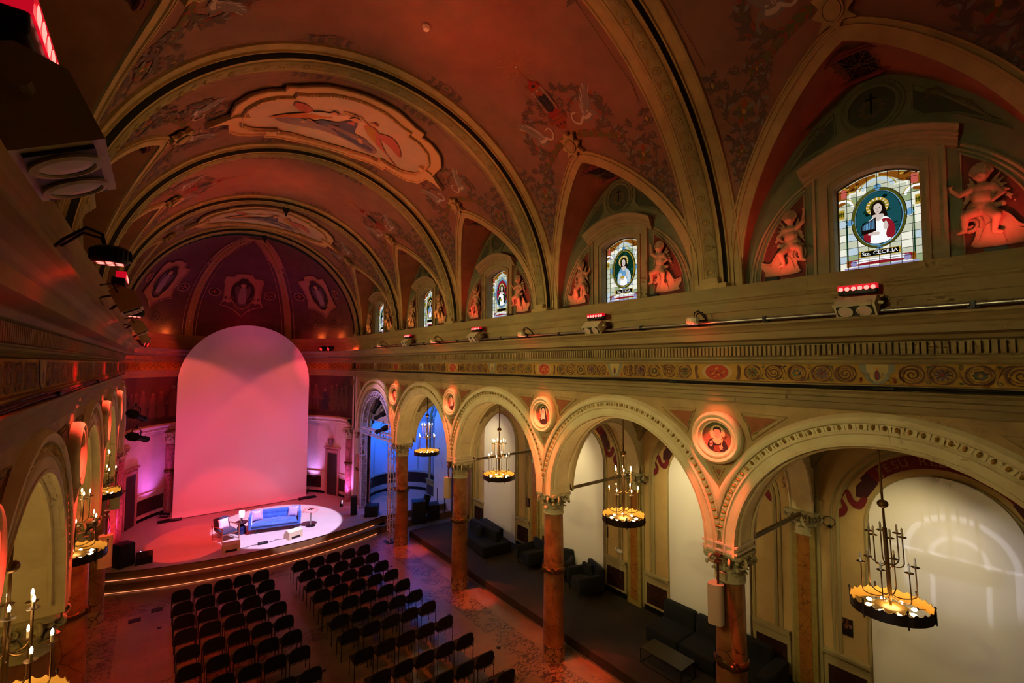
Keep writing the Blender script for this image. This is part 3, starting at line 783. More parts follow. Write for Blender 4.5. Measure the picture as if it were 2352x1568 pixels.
# ================================================================ AISLE
def aisle():
    b = MB(); X = AW
    ys = (-2, 21.5)
    b.add([(X, -5.5, PLZ), (X, 21.5, PLZ), (X, 21.5, 8), (X, -5.5, 8)], [(0, 1, 2, 3)], 0)
    for yc in COLY[:-1]:
        yc2 = yc + BAY / 2
        for k in (0,):
            # projecting arched white panel
            pr = [(-1.17, PLZ)] + [(-1.17 * cos(pi * i / 24), 4.55 + 1.17 * sin(pi * i / 24)) for i in range(25)] + [(1.17, PLZ)]
            b.prism(pr, lambda a, z, d: (X - d, yc2 + a, z), 0, .10, 1, 1)
            for r, d, mi in ((1.24, .04, 2), (1.78, .05, 2), (1.90, .03, 2)):
                b.tube([(X - .01, yc2 - r, PLZ + (1.16 if r > 1.5 else 0))] + [(X - .01, yc2 - r * cos(pi * i / 28), 4.45 + r * sin(pi * i / 28)) for i in range(29)] + [(X - .01, yc2 + r, PLZ + (1.16 if r > 1.5 else 0))], d, 6, mi)
            for s in (-1, 1):
                # wainscot beside the panel
                ya, yb = yc2 + s * 1.22, yc2 + s * 2.10
                m_, w_ = (ya + yb) / 2, abs(yb - ya)
                b.box((X - .03, m_, PLZ + .56), (.06, w_, 1.12), mi=2)
                for z, d in ((1.16, .10), (1.11, .07), (1.02, .045)): b.box((X - .03 - d / 2, m_, PLZ + z), (.03 + d, w_, .045), mi=2)
                b.box((X - .062, m_, PLZ + .54), (.012, w_ - .16, .62), mi=3)
                b.box((X - .05, m_, PLZ + .08), (.06, w_, .16), mi=4)
        # pilaster at each column line
        b.box((X - .06, yc, 2.2), (.12, .50, 3.85), mi=5)
        b.box((X - .125, yc, 2.2), (.012, .27, 3.5), mi=6)
        b.box((X - .07, yc, PLZ + .06), (.14, .52, .12), mi=5)
        for s in (-1, 1): b.box((X - .02, yc + s * .29, 3.4), (.04, .07, 6.0), mi=2)
    # groined ceiling
    cx_, rx = 7.32, 1.52
    for k in range(1, len(COLY) - 1):
        yc = (COLY[k - 1] + COLY[k]) / 2; n = 24; rows = []
        for i in range(n + 1):
            x = 5.5 + 3.3 * i / n; u = min(1, abs(x - 7.15) / 1.65); row = []
            for j in range(n + 1):
                y = -2.455 + 4.91 * j / n; v = min(1, abs(y) / 2.455)
                row.append((x, yc + y, 4.55 + 2.25 * max(sqrt(1 - u * u), sqrt(1 - v * v))))
            rows.append(row)
        b.grid(rows, mi=7)
    for yc in COLY[:-1]:     # transverse arches
        for y0, y1 in ((-.24, .24),):
            o = [(7.15 - 1.75 * cos(pi * i / 24), 4.5 + 1.95 * sin(pi * i / 24)) for i in range(25)]
            i_ = [(7.15 - 1.50 * cos(pi * i / 24), 4.42 + 1.80 * sin(pi * i / 24)) for i in range(25)]
            b.grid([[(x, yc + y0, z + .5) for x, z in o], [(x, yc + y0, z) for x, z in i_], [(x, yc + y1, z) for x, z in i_], [(x, yc + y1, z + .5) for x, z in o]], mi=8)
            for q in (y0, y1): b.tube([(x, yc + q, z) for x, z in i_], .03, 5, 8)
    return b.build('wall_right', [mat('aisle_plaster', 'c4a468', .8, var='b8965a', scale=1.5, bump=.05), WPANEL, mat('aisle_trim_paint', 'a89662', .7), WAINMAR, BLACK, mat('yellow_marble_border', 'a08a48', .5, var='8a7438', scale=6), PILMAR, mat('aisle_vault', '8c7a4c', .85, var='7c6a40', scale=3), CREAM], smooth=True)
ai = struct(aisle()); ai.name = 'wall_aisle_right'
m = mirror(ai, LSH * .5); m.name = 'wall_aisle_left'
# pilaster capitals
cap = capital_mesh(3.95).build('capital', CAPM, None, smooth='all')
first = True
for y, lb in ((4.45, 'scrolled capital on the aisle pilaster beside the framed wall photo, nearest one'), (9.36, 'scrolled capital on the aisle pilaster partly behind the second chandelier'), (14.27, 'scrolled aisle capital seen past the third chandelier rod'), (-.46, 'aisle capital behind the viewer')):
    c = cap if first else cap.copy()
    if not first: COL.objects.link(c)
    first = False; c.name = 'pilaster_capital'; c.location = (AW + .08, y, -.05); tag(c, lb, 'capital', 'pilaster capitals of the aisle', 'thing')
# tie rods between capitals and aisle wall
for y, lb in ((4.45, 'nearest iron tie bar crossing the aisle from capital to pilaster'), (9.36, 'tie bar crossing behind the second chandelier'), (14.27, 'thin tie bar crossing behind the third chandelier')):
    b = MB(); b.box(((XC + .45 + AW - .2) / 2, y, 4.42), (AW - .2 - XC - .3, .06, .075))
    tag(b.build('tie_bar', mat('painted_iron', '6c5c3c', .6)), lb, 'tie bar', kind='thing')

# painted ribbons with lettering
RED = mat('ribbon_red', '6e0a14', .8); REDD = mat('ribbon_dark_red', '3c060c', .8); LETT = mat('ribbon_letters', '9a6a48', .8)
def text_mesh(s, size):
    cu = bpy.data.curves.new('t', 'FONT'); cu.body = s; cu.size = size; cu.align_x = 'CENTER'; cu.align_y = 'CENTER'; cu.resolution_u = 3
    o = bpy.data.objects.new('t', cu); COL.objects.link(o); dg = bpy.context.evaluated_depsgraph_get(); dg.update()
    me = bpy.data.meshes.new_from_object(o.evaluated_get(dg)); bpy.data.objects.remove(o); bpy.data.curves.remove(cu)
    return [v.co.copy() for v in me.vertices], [list(p.vertices) for p in me.polygons]
def ribbon(yc, letters, lb, flat=True):
    t = empty('painted_ribbon', (AW - .03, yc, 0))
    fn = lambda a, z, d: (-d, a, z)
    b = MB(); R0, R1, zc = 1.32, 1.60, 4.55
    def P(r, deg): return (r * cos(radians(deg)), zc + r * sin(radians(deg)))
    # seen from the nave +a runs to the left, so 'left' end is +y
    b.flat([P(R0, q) for q in range(38, 143, 3)] + [P(R1, q) for q in range(142, 37, -3)], fn, 0, 0)
    for s in (1, -1):
        m = lambda q: q if s > 0 else 180 - q
        b.flat([P(R0 - .02, m(41)), P(R0 - .02, m(20)), P(R0 + .16, m(19)), P(R0 + .24, m(27)), P(R0 + .22, m(34)), P(R0 + .27, m(34)), P(R0 + .27, m(41))], fn, .004, 1)
        tail = smoothpoly([P(R0 - .0, m(22)), P(R0 + .06, m(12)), P(R0 + .22, m(14)), P(R0 + .34, m(20)), P(R0 + .40, m(13)), P(R0 + .30, m(7)), P(R0 + .36, m(2)), P(R0 + .46, m(0))], 5, False)
        n = len(tail); b.stroke(tail, [.10 + .05 * sin(i / n * 9) for i in range(n)], fn, .008, 0)
    b.build('ribbon', [RED, REDD], t)
    if letters:
        lb_ = MB(); n = len(letters)
        for i, ch in enumerate(letters):
            if ch == ' ': continue
            ang = radians(46 + (i + .5) * 88 / n)       # runs left to right as seen from the nave
            vs, fs = text_mesh(ch, .24)
            rx_, rz_ = cos(ang), sin(ang); a0, z0 = 1.46 * rx_, zc + 1.46 * rz_
            pts = [(a0 - rz_ * v.x + rx_ * v.y, z0 + rx_ * v.x + rz_ * v.y) for v in vs]
            lb_.add([fn(a, z, .012) for a, z in pts], fs)
        lb_.build('lettering', LETT, t)
    tag(t, lb, 'painted banner', 'painted ribbons over the aisle panels', 'thing')
ribbon(COLY[2] - BAY / 2, 'JESU REDEMPTOR', 'dark red painted ribbon reading JESU REDEMP over the nearest white panel')
ribbon(COLY[3] - BAY / 2, 'LAUDABO AMABO', 'dark red painted ribbon ending in MABO, over the second white panel')
ribbon(COLY[4] - BAY / 2, 'IN AETERNUS', 'dark red painted ribbon over the third white panel, behind the third chandelier')

# wall photos and small things on the aisle wall
for y, z, lb in ((3.69 - .02, 2.08, 'unframed dark photo print on the cream wall beside the nearest white panel'), (9.90 + .75, 2.2, 'small dark print on the wall directly under the second chandelier'), (14.82, 2.19, 'tiny print on the wall between the third column and pilaster')):
    b = MB(); b.box((AW - .015, y, z), (.03, .27, .36), mi=0)
    random.seed(int(y * 10))
    for i in range(9): b.flat(circ(random.uniform(-.1, .1), random.uniform(-.14, .14), .03, .05, 7), lambda a, q, d, y=y, z=z: (AW - .032 - d, y + a, z + q), .0005 * i, 1 + i % 2)
    tag(b.build('wall_photo', [mat('photo_dark', '1a1210', .4), mat('photo_red', '6a3a28', .4), mat('photo_tan', '8a6448', .4)]), lb, 'photo print', kind='thing')
b = MB(); b.ball((AW - .06, 9.98, 1.74), (.06, .13, .07), 10, 6); b.ball((AW - .06, 10.12, 1.78), (.05, .05, .05), 8, 5); b.tube([(AW - .05, 9.95, 1.70), (AW - .06, 9.93, 1.4), (AW - .06, 9.96, 1.1), (AW - .07, 9.95, .9)], .006, 5)
tag(b.build('wall_heater_unit', mat('white_plastic', 'd8d0bc', .5)), 'small white plastic unit with a dangling cord on the aisle wall', 'wall device', kind='thing')
for y, z, lb in ((3.92, 4.35, 'black wire security camera bracket beside the nearest ribbon tail'), (8.95, 4.30, 'dark cable tangle beside the pilaster capital behind the second chandelier')):
    b = MB()
    for i in range(4): b.tube([(AW - .05 - .1 * i / 4, y + .13 * cos(q * .7 + i), z + .11 * sin(q * .7 + i)) for q in range(8)], .0035, 4)
    b.ball((AW - .1, y - .02, z - .1), (.03, .03, .04), 8, 5)
    tag(b.build('wire_bundle', BLACK), lb, 'cable', kind='thing')

# ================================================================ SIDE CHAPEL at the end of the aisle
def chapel():
    b = MB(); cx_, cy_, R = 7.25, 23.75, 1.80; n = 30
    def arc(r, z): return [(cx_ + r * cos(pi * i / n), cy_ + r * sin(pi * i / n), z) for i in range(n + 1)]
    def full(r, z): return [(cx_ + r, 21.4, z)] + arc(r, z)
    b.grid([full(R, .6), full(R, 4.6)], mi=0)
    b.grid([full(R - d, z) for d, z in ((0, 4.6), (.08, 4.65), (.08, 4.75), (.18, 4.8), (.18, 4.95), (0, 5.0))], mi=1)
    b.grid([[(cx_ + R * cos(pi * i / n) * cos(e), cy_ + R * sin(pi * i / n) * cos(e), 4.98 + 2.0 * sin(e)) for i in range(n + 1)] for e in [pi / 2 * j / 10 for j in range(11)]], mi=0)
    b.grid([[(cx_ + R * cos(pi * i / n), y, 4.98 + 2.0 * sin(pi * i / n)) for i in range(n + 1)] for y in (23.75, 21.2)], mi=0)
    for d, z0, z1, mi in ((.10, 1.62, 1.72, 1), (.05, .60, .74, 3), (.04, .76, 1.0, 1)):
        b.grid([full(R, z0), full(R - d, z0), full(R - d, z1), full(R, z1)], mi=mi)
    b.grid([full(R - .02, 1.02), full(R - .02, 1.58)], mi=2)
    for a0 in (.9, 1.9):      # shallow arched recess mouldings
        pts = [(a0 - .28, 1.75), (a0 - .28, 3.2)] + [(a0 - .28 * cos(pi * i / 10), 3.2 + .55 * sin(pi * i / 10)) for i in range(11)] + [(a0 + .28, 3.2), (a0 + .28, 1.75)]
        b.tube([(cx_ + (R - .02) * cos(a), cy_ + (R - .02) * sin(a), z) for a, z in pts], .035, 6, 1)
    b.box((8.95, 21.7, 2.4), (.25, .5, 4.6), mi=0); b.box((8.75, 20.6, 2.3), (.2, .38, 4.0), mi=2)
    return b.build('wall_chapel', [mat('chapel_plaster', 'c8c8cc', .8), mat('chapel_trim', 'b8b4ac', .7), WAINMAR, BLACK], smooth=True)
struct(chapel())
# apse pilasters
def apil(a, lb):
    t = empty('apse_pilaster', (XF * .985 * cos(a), APY + XF * .985 * sin(a), STG), a)
    b = MB(); b.lathe([(.21, 0), (.20, 3.3)], n=16); b.build('shaft', marble('pale_red_marble', 'b8706a', '94504a', '5c2c28', scale=2.5, vw=.05), t, smooth=True)
    b = MB(); b.lathe([(.215, 1.95), (.245, 1.98), (.245, 2.08), (.215, 2.1)], n=16)
    for q in range(6): b.ball((-.24 * cos(q * .4 - 1), .24 * sin(q * .4 - 1), 2.05), .04, 6, 4)
    b.build('ornamental_band', BRASS, t, smooth=True)
    o = bpy.data.objects.new('capital', cap.data); COL.objects.link(o); o.parent = t; o.location = (0, 0, -.62); o.scale = (.85, .85, 1)
    tag(t, lb, 'pilaster', 'reddish pilasters of the apse', 'thing')
for a, lb in ((.02, 'pink lit pilaster of the apse right beside the truss arch'), (.90, 'pilaster half hidden at the door side of the tall arched screen'), (pi - .90, 'tall pink lit pilaster standing at the shadow side of the arched screen'), (pi - .02, 'slim pink pilaster at the dark arcade end of the apse')):
    apil(a, lb)
def apse_door(a, nm, lb):
    o = MB()
    def fn(u, z, d): 
        q = a + u / XF; return ((XF - d) * cos(q), APY + (XF - d) * sin(q), STG + z)
    t = empty(nm)
    o.grid([[fn(u, z, d) for u, z in ((-w, 0), (-w, h), (w, h), (w, 0))] for w, h, d in ((.56, 2.52, .0), (.56, 2.52, .07), (.50, 2.46, .10), (.46, 2.40, .06), (.40, 2.32, .06), (.38, 2.30, .02))])
    o.box(fn(0, 2.60, .06), (.16, 1.3, .08), Matrix.Rotation(a, 3, 'Z')); o.build('door_frame', mat('apse_door_frame', 'a87864', .6), t)
    o = MB(); o.flat([(-.38, 0), (.38, 0), (.38, 2.3), (-.38, 2.3)], fn, .075); o.build('door_leaf', mat('dark_door', '33261e', .6), t)
    o = MB(); o.ball(fn(-.3, 1.05, .09), .03); o.build('handle', BRASS, t)
    t['kind'] = 'structure'; t['label'] = lb
apse_door(.40, 'door_1', 'dark open door with painted frame in the apse'); apse_door(pi - .40, 'door_2', 'dark apse door in shadow')
b = MB(); b.lathe([(.05, 0), (.10, .08), (.16, .28), (.17, .36), (.15, .37)], (4.25, 26.65, 3.35), n=8)
tag(b.build('wall_sconce', mat('sconce_metal', '6a4a38', .5)), 'tapered wall sconce above the apse door', 'wall lamp', kind='thing')
# ================================================================ STAINED GLASS WINDOWS
GW = {k: glow('glass_' + k, c, s * .5) for k, c, s in (('cream', 'dfe4c8', 1.5), ('cream_green', 'b8cc98', 1.25), ('sky', 'cfe4f0', 1.6), ('pale', 'f4f2e0', 1.9), ('amber', 'b86a1c', .9), ('brown', '6e3410', .6), ('gold', 'e0b83c', 1.2), ('green', '1c5c40', .5), ('dgreen', '0e3428', .4),
      ('teal', '2c7c84', .7), ('blue', '78b8e8', 1.3), ('red', 'c82838', .9), ('coral', 'f07060', 1.2), ('skin', 'ecd8cc', 1.5), ('hair', '3c2418', .4), ('violet', 'b0a8dc', 1.3), ('olive', '7c7c20', .7), ('white', 'ffffff', 1.9), ('dk', '10140c', .15))}
GK = list(GW); LEAD = mat('lead_came', '14140f', .6)
def window(n, yc, side, robe, mantle, bg, ring, name_txt):
    t = empty('window_%d' % n, (side * (XL + .17), yc, ZS)); t['kind'] = 'structure'
    if side < 0: t.rotation_euler.z = pi
    fn = lambda a, z, d: (-d, a, z)
    k = lambda q: GK.index(q)
    b = MB(); f0 = fn; fn = lambda a, z, d: (-d, a, .125 + z * .915)
    out = [(-WIN_W, 0)] + [(-WIN_W + 2 * WIN_W * i / 12, wtop(-WIN_W + 2 * WIN_W * i / 12)) for i in range(13)] + [(WIN_W, 0)]
    b.flat(out, f0, 0, k('cream'))
    random.seed(n)
    # quarries
    for i in range(8):
        for j in range(12):
            a0, z0 = -WIN_W + i * .134, j * .128
            if z0 + .128 < 1.45: b.flat([(a0, z0), (a0 + .134, z0), (a0 + .134, z0 + .128), (a0, z0 + .128)], fn, .001, k(random.choice(['cream', 'cream_green', 'sky', 'pale', 'cream'])))
    if side > 0:
        # amber sky in the corners
        for s in (-1, 1):
            b.flat([(s * .52, wtop(.52) - .03), (s * .52, 1.16), (s * .42, 1.20), (s * .42, 1.34), (s * .30, 1.38), (s * .22, 1.46), (s * .10, 1.54), (s * .02, 1.56), (s * .02, wtop(.02) - .02), (s * .2, wtop(.2) - .02), (s * .4, wtop(.4) - .03)], fn, .002, k('amber'))
            for q in range(12):
                a, z = s * random.uniform(.25, .48), random.uniform(1.36, 1.52); b.flat(circ(a, z, .03, .02, 5), fn, .0025, k(random.choice(['brown', 'gold', 'brown'])))
            b.flat([(s * .40, 1.30), (s * .48, 1.30), (s * .48, 1.46), (s * .40, 1.46)], fn, .003, k('coral'))
            b.stroke(circ(s * .46, 1.13, .13, .13, 10, 0, pi), .035, fn, .003, k('white')); b.stroke(circ(s * .46, 1.13, .16, .16, 10, 0, pi), .012, fn, .0035, k('gold'))
            b.flat([(s * .44, .94), (s * .535, .94), (s * .535, 1.10), (s * .44, 1.10)], fn, .003, k('gold'))
            for q in range(3): b.flat(circ(s * (.455 + .03 * q), 1.02, .012, .05, 8), fn, .004, k('olive'))
            b.flat([(s * .405, .12), (s * .43, .12), (s * .43, .95), (s * .405, .95)], fn, .003, k('cream_green')); b.stroke([(s * .418, .15), (s * .418, .9)], .014, fn, .0035, k('green'))
        b.stroke(circ(0, 1.32, .20, .20, 12, .2, pi - .2), .05, fn, .003, k('sky')); b.stroke(circ(0, 1.32, .235, .235, 12, .2, pi - .2), .014, fn, .0035, k('gold'))
        for s in (-1, 1): b.stroke([(s * .2, 1.36), (s * .36, 1.36), (s * .36, 1.2)], .035, fn, .003, k('pale'))
        # oval
        b.flat(circ(0, .84, .345, .515, 40), fn, .004, k('olive') if n < 3 else k(ring)); b.flat(circ(0, .84, .305, .475, 40), fn, .005, k(ring)); b.flat(circ(0, .84, .290, .458, 40), fn, .006, k(bg))
        for q in range(40):
            a, r = random.uniform(0, 6.28), random.uniform(.4, .95); b.flat(circ(.26 * r * cos(a), .84 + .42 * r * sin(a), .035, .03, 6), fn, .0065 + q * 1e-5, k(random.choice(['green', 'dgreen', 'teal', bg])))
        for a, z in ((0, 1.38), (0, .30), (.37, .84), (-.37, .84)): b.flat(smoothpoly([(a - .05, z), (a, z + .06), (a + .05, z), (a, z - .06)], 3), fn, .007, k('blue'))
        # saint: halo, hair, face, robe, mantle, hands
        b.flat(circ(.01, 1.04, .145, .155, 24), fn, .008, k('gold')); b.flat(circ(.01, 1.04, .10, .11, 20), fn, .0085, k('olive'))
        for q in range(16):
            a = 2 * pi * q / 16; b.stroke([(.01 + .10 * cos(a), 1.04 + .11 * sin(a)), (.01 + .14 * cos(a), 1.04 + .15 * sin(a))], .008, fn, .009, k('white'))
        b.flat(smoothpoly([(-.11, .82), (-.09, 1.0), (-.04, 1.12), (.02, 1.13), (.08, 1.06), (.09, .9), (.04, .84), (-.02, .80)], 3), fn, .010, k('hair'))
        b.flat(smoothpoly([(-.17, .45), (-.2, .62), (-.15, .78), (-.06, .86), (.06, .86), (.16, .76), (.19, .62), (.14, .45), (0, .40)], 3), fn, .011, k(robe))
        b.flat(smoothpoly([(-.18, .48), (-.2, .64), (-.14, .79), (-.04, .80), (-.1, .66), (-.09, .5)], 3), fn, .012, k(mantle)); b.flat(smoothpoly([(.18, .46), (.19, .6), (.14, .74), (.05, .70), (.08, .55), (.1, .44)], 3), fn, .012, k(mantle))
        b.flat(smoothpoly([(-.07, .86), (.0, .78), (.07, .86), (.06, .90), (-.05, .90)], 3), fn, .013, k('skin'))
        b.flat(smoothpoly([(-.045, 1.02), (-.04, .95), (0, .905), (.035, .93), (.055, .99), (.05, 1.06), (0, 1.09), (-.035, 1.06)], 3), fn, .014, k('skin'))
        for s in (-.018, .028): b.flat(circ(s, 1.01, .010, .005, 8), fn, .0145, k('hair'))
        b.stroke([(.008, 1.0), (.014, .972), (.004, .968)], .004, fn, .0145, k('hair')); b.stroke([(-.008, .948), (.018, .948)], .006, fn, .0145, k('red'))
        b.flat(smoothpoly([(-.12, .70), (-.09, .77), (-.06, .70), (-.075, .62), (-.11, .63)], 3), fn, .015, k('skin')); b.flat(smoothpoly([(.0, .60), (.12, .60), (.13, .56), (.0, .55)], 2), fn, .015, k('skin'))
        if n == 1:    # small organ with pipes
            b.flat([(.03, .62), (.22, .58), (.22, .74), (.03, .86)], fn, .016, k('hair'))
            for q in range(8): b.flat([(.05 + .02 * q, .66), (.063 + .02 * q, .66), (.063 + .02 * q, .82 - .012 * q), (.05 + .02 * q, .83 - .012 * q)], fn, .017, k('blue'))
        else: b.flat(circ(.04, .62, .07, .035, 14), fn, .016, k('gold'))
        b.flat(smoothpoly([(-.09, .42), (.1, .42), (.08, .60), (0, .66), (-.07, .60)], 2), fn, .0125, k('white'))
        # name plate and scroll
        b.flat([(-.26, .19), (.26, .19), (.26, .30), (-.26, .30)], fn, .018, k('gold')); b.flat([(-.235, .20), (.235, .20), (.235, .29), (-.235, .29)], fn, .019, k('dk'))
        b.flat([(-.43, .06), (.43, .06), (.43, .17), (-.43, .17)], fn, .010, k('red')); b.flat([(-.46, .0), (.46, .0), (.46, .035), (-.46, .035)], fn, .010, k('violet'))
        b.flat(smoothpoly([(-.34, .05), (-.30, .15), (0, .165), (.30, .15), (.34, .05), (.28, .09), (0, .11), (-.28, .09)], 3), fn, .018, k('white'))
        for s in (-1, 1): b.flat(circ(s * .33, .10, .045, .055, 12), fn, .019, k('violet')); b.flat([(s * .38, .05), (s * .43, .05), (s * .43, .17), (s * .38, .17)], fn, .012, k('amber'))
    b.build('glass', [GW[q] for q in GK], t)
    c = MB()
    for i in range(1, 8):
        a = -WIN_W + i * .134
        if side < 0 or abs(a) > .30: c.stroke([(a, 0), (a, wtop(a))], .008, fn, .021)
        else: c.stroke([(a, 0), (a, .84 - .5 * sqrt(1 - (a / .33) ** 2))], .008, fn, .0215) if abs(a) < .33 else None; c.stroke([(a, .84 + .5 * sqrt(max(0, 1 - (a / .33) ** 2))), (a, wtop(a))], .008, fn, .0215) if abs(a) < .33 and side > 0 else None
    for j in range(1, 12):
        z = j * .128; h = .345 * sqrt(max(0, 1 - ((z - .84) / .515) ** 2)) if abs(z - .84) < .515 and side > 0 else 0
        if h: [c.stroke([(s * h, z), (s * WIN_W, z)], .008, fn, .021) for s in (-1, 1)]
        else: c.stroke([(-WIN_W, z), (WIN_W, z)], .008, fn, .021)
    if side > 0:
        for rx_, rz_ in ((.345, .515), (.29, .458)): c.stroke(circ(0, .84, rx_, rz_, 40), .010, fn, .022, closed=True)
        c.stroke(circ(.01, 1.04, .148, .158, 24), .006, fn, .0095, closed=True)
    c.stroke(out, .03, f0, .023, closed=True)
    c.build('lead_lines', LEAD, t)
    if side > 0 and name_txt:
        vs, fs = text_mesh(name_txt, .085); m = MB(); m.add([fn(-v.x, .245 + v.y, .022) for v in vs], [f[::-1] for f in fs]); m.build('name_lettering', GW['white'], t)
    c = MB(); c.tube([f0(a, z, .0) for a, z in out], .022, 6, closed=True); c.build('window_frame', BRASS, t)
    return t
wins = [('white', 'red', 'teal', 'blue', 'Sta. CECILIA'), ('blue', 'sky', 'green', 'gold', 'Sta. LUCIA'), ('white', 'green', 'red', 'blue', ''), ('blue', 'violet', 'dgreen', 'gold', ''), ('white', 'violet', 'dgreen', 'blue', '')]
for i, w in enumerate(wins):
    window(i + 1, COLY[2 + i] - BAY / 2, 1, *w)
    window(i + 6, COLY[2 + i] - BAY / 2, -1, *w)

# ================================================================ CHERUB RELIEFS
RELM = mat('relief_plaster', 'b08a68', .8, var='9c7656', scale=4, bump=.1)
def cherub_mesh(seed):
    """winged child seated on a scrolled pediment, low relief; local: x toward room is -d, a along the wall, z up"""
    b = MB(); fn = lambda a, z, d: Vector((-d, a, z))
    def limb(p, q, r0, r1, n=6):
        for i in range(n + 1):
            t = i / n; r = r0 + (r1 - r0) * t
            b.ball(fn(*[p[j] + (q[j] - p[j]) * t for j in range(3)]), (r * .8, r, r), 8, 6)
    up = seed % 2
    b.ball(fn(.03, .62, .07), (.10, .17, .13), 10, 8); b.ball(fn(.0, .78, .08), (.10, .145, .14), 10, 8); b.ball(fn(-.01, .90, .08), (.09, .14, .09), 10, 8)
    limb((0, .96, .08), (0, 1.04, .10), .06, .055, 3)
    b.ball(fn(.0, 1.13, .12), (.11, .115, .12), 12, 9); b.ball(fn(.0, 1.07, .15), (.07, .08, .06), 10, 8)
    for i in range(11): a = pi * i / 10; b.ball(fn(.11 * cos(a), 1.15 + .11 * sin(a), .11), .042, 6, 5)
    for q in (-.05, 0, .05): b.ball(fn(q, 1.22, .17), .032, 6, 5)
    b.ball(fn(0, 1.10, .235), .020, 6, 5); b.ball(fn(.045, 1.085, .20), .032, 6, 5); b.ball(fn(-.045, 1.085, .20), .032, 6, 5)
    if up: limb((.12, .92, .09), (.25, 1.02, .10), .055, .045); limb((.25, 1.02, .10), (.27, 1.20, .10), .043, .032)
    else: limb((.12, .92, .09), (.26, .86, .10), .055, .045); limb((.26, .86, .10), (.36, .96, .10), .043, .032)
    limb((-.12, .92, .09), (-.22, .78, .13), .055, .045); limb((-.22, .78, .13), (-.12, .68, .18), .043, .032)
    for hx, hz in (((.27, 1.22) if up else (.37, .98)), (-.10, .66)):
        for q in range(4): limb((hx, hz, .11), (hx + .022 * (q - 1.5), hz + .045, .12), .017, .011, 3)
    limb((.08, .56, .12), (.20, .50, .20), .085, .07); limb((.20, .50, .20), (.22, .30, .14), .062, .042); limb((.22, .28, .15), (.29, .25, .17), .038, .028, 3)
    limb((-.06, .56, .12), (-.16, .44, .20), .085, .07); limb((-.16, .44, .20), (-.12, .24, .14), .062, .042); limb((-.12, .22, .15), (-.20, .19, .17), .038, .028, 3)
    limb((-.22, .62, .10), (.22, .56, .10), .05, .05)
    for s, k in ((-1, 1.), (1, .7)):     # wings
        for q in range(6): limb((s * .08, .92, .04), (s * (.20 + .03 * q) * k, 1.10 - .09 * q, .04), .04, .020, 6)
    return b
def volute_mesh():
    b = MB(); fn = lambda a, z, d: Vector((-d, a, z))
    b.tube([fn(a, z, .05) for a, z in spiral(-.34, .40, .17, 2.0, 30, -.5, 1)], [.045 - .0008 * i for i in range(31)], 7)
    b.prism(smoothpoly([(-.22, .52), (0, .55), (.2, .42), (.34, .24), (.44, .26), (.58, .30), (.60, .22), (.50, .10), (.48, .02), (-.3, .02), (-.28, .2)], 3), fn, 0, .05)
    b.tube([fn(a, z, .05) for a, z in smoothpoly([(-.2, .56), (0, .58), (.2, .45), (.36, .27), (.60, .32)], 5, False)], .026, 6)
    b.tube([fn(a, z, .05) for a, z in smoothpoly([(-.22, .12), (-.1, .36), (.05, .30), (.15, .05)], 5, False)], .016, 6)
    return b
def eval_remesh(b, vox, name):
    me = bpy.data.meshes.new(name); me.from_pydata([tuple(p) for p in b.v], [], b.f); o = bpy.data.objects.new(name, me); COL.objects.link(o)
    m = o.modifiers.new('r', 'REMESH'); m.mode = 'VOXEL'; m.voxel_size = vox; m.use_smooth_shade = True
    s = o.modifiers.new('s', 'SMOOTH'); s.iterations = 2; s.factor = .5
    dg = bpy.context.evaluated_depsgraph_get(); dg.update(); out = bpy.data.meshes.new_from_object(o.evaluated_get(dg))
    bpy.data.objects.remove(o); out.name = name; return out
CH = [eval_remesh(cherub_mesh(0), .013, 'cherub'), eval_remesh(cherub_mesh(1), .013, 'cherub')]
VOL = volute_mesh().build('volute', RELM, None, smooth=True); VOLM = VOL.data; bpy.data.objects.remove(VOL)
for m in CH:
    m.materials.clear(); m.materials.append(RELM)
wn = ['stained glass window lettered CECILIA', 'stained glass window lettered LUCIA', 'third stained glass window from the viewer', 'fourth stained glass window from the viewer', 'farthest stained glass window']
for i in range(5):
    yc = COLY[2 + i] - BAY / 2
    for s in (1, -1):
        t = empty('cherub_relief', (XL - .012, yc + s * 1.28, ZS + .15)); t.scale = (1, -s, 1)
        o = bpy.data.objects.new('volute_pediment', VOLM); COL.objects.link(o); o.parent = t; o.scale = (1, -.66, .85)
        o.location = (0, .02, 0)
        c = bpy.data.objects.new('cherub', CH[(i + (s > 0)) % 2]); COL.objects.link(c); c.parent = t; c.location = (0, .12, -.02 if s > 0 else -.0); c.scale = (.8, .82, .88)
        tag(t, 'plaster cherub on a scroll, %s side of the %s' % ('stage' if s > 0 else 'viewer', wn[i]), 'cherub relief', 'cherub reliefs beside the windows', 'thing')

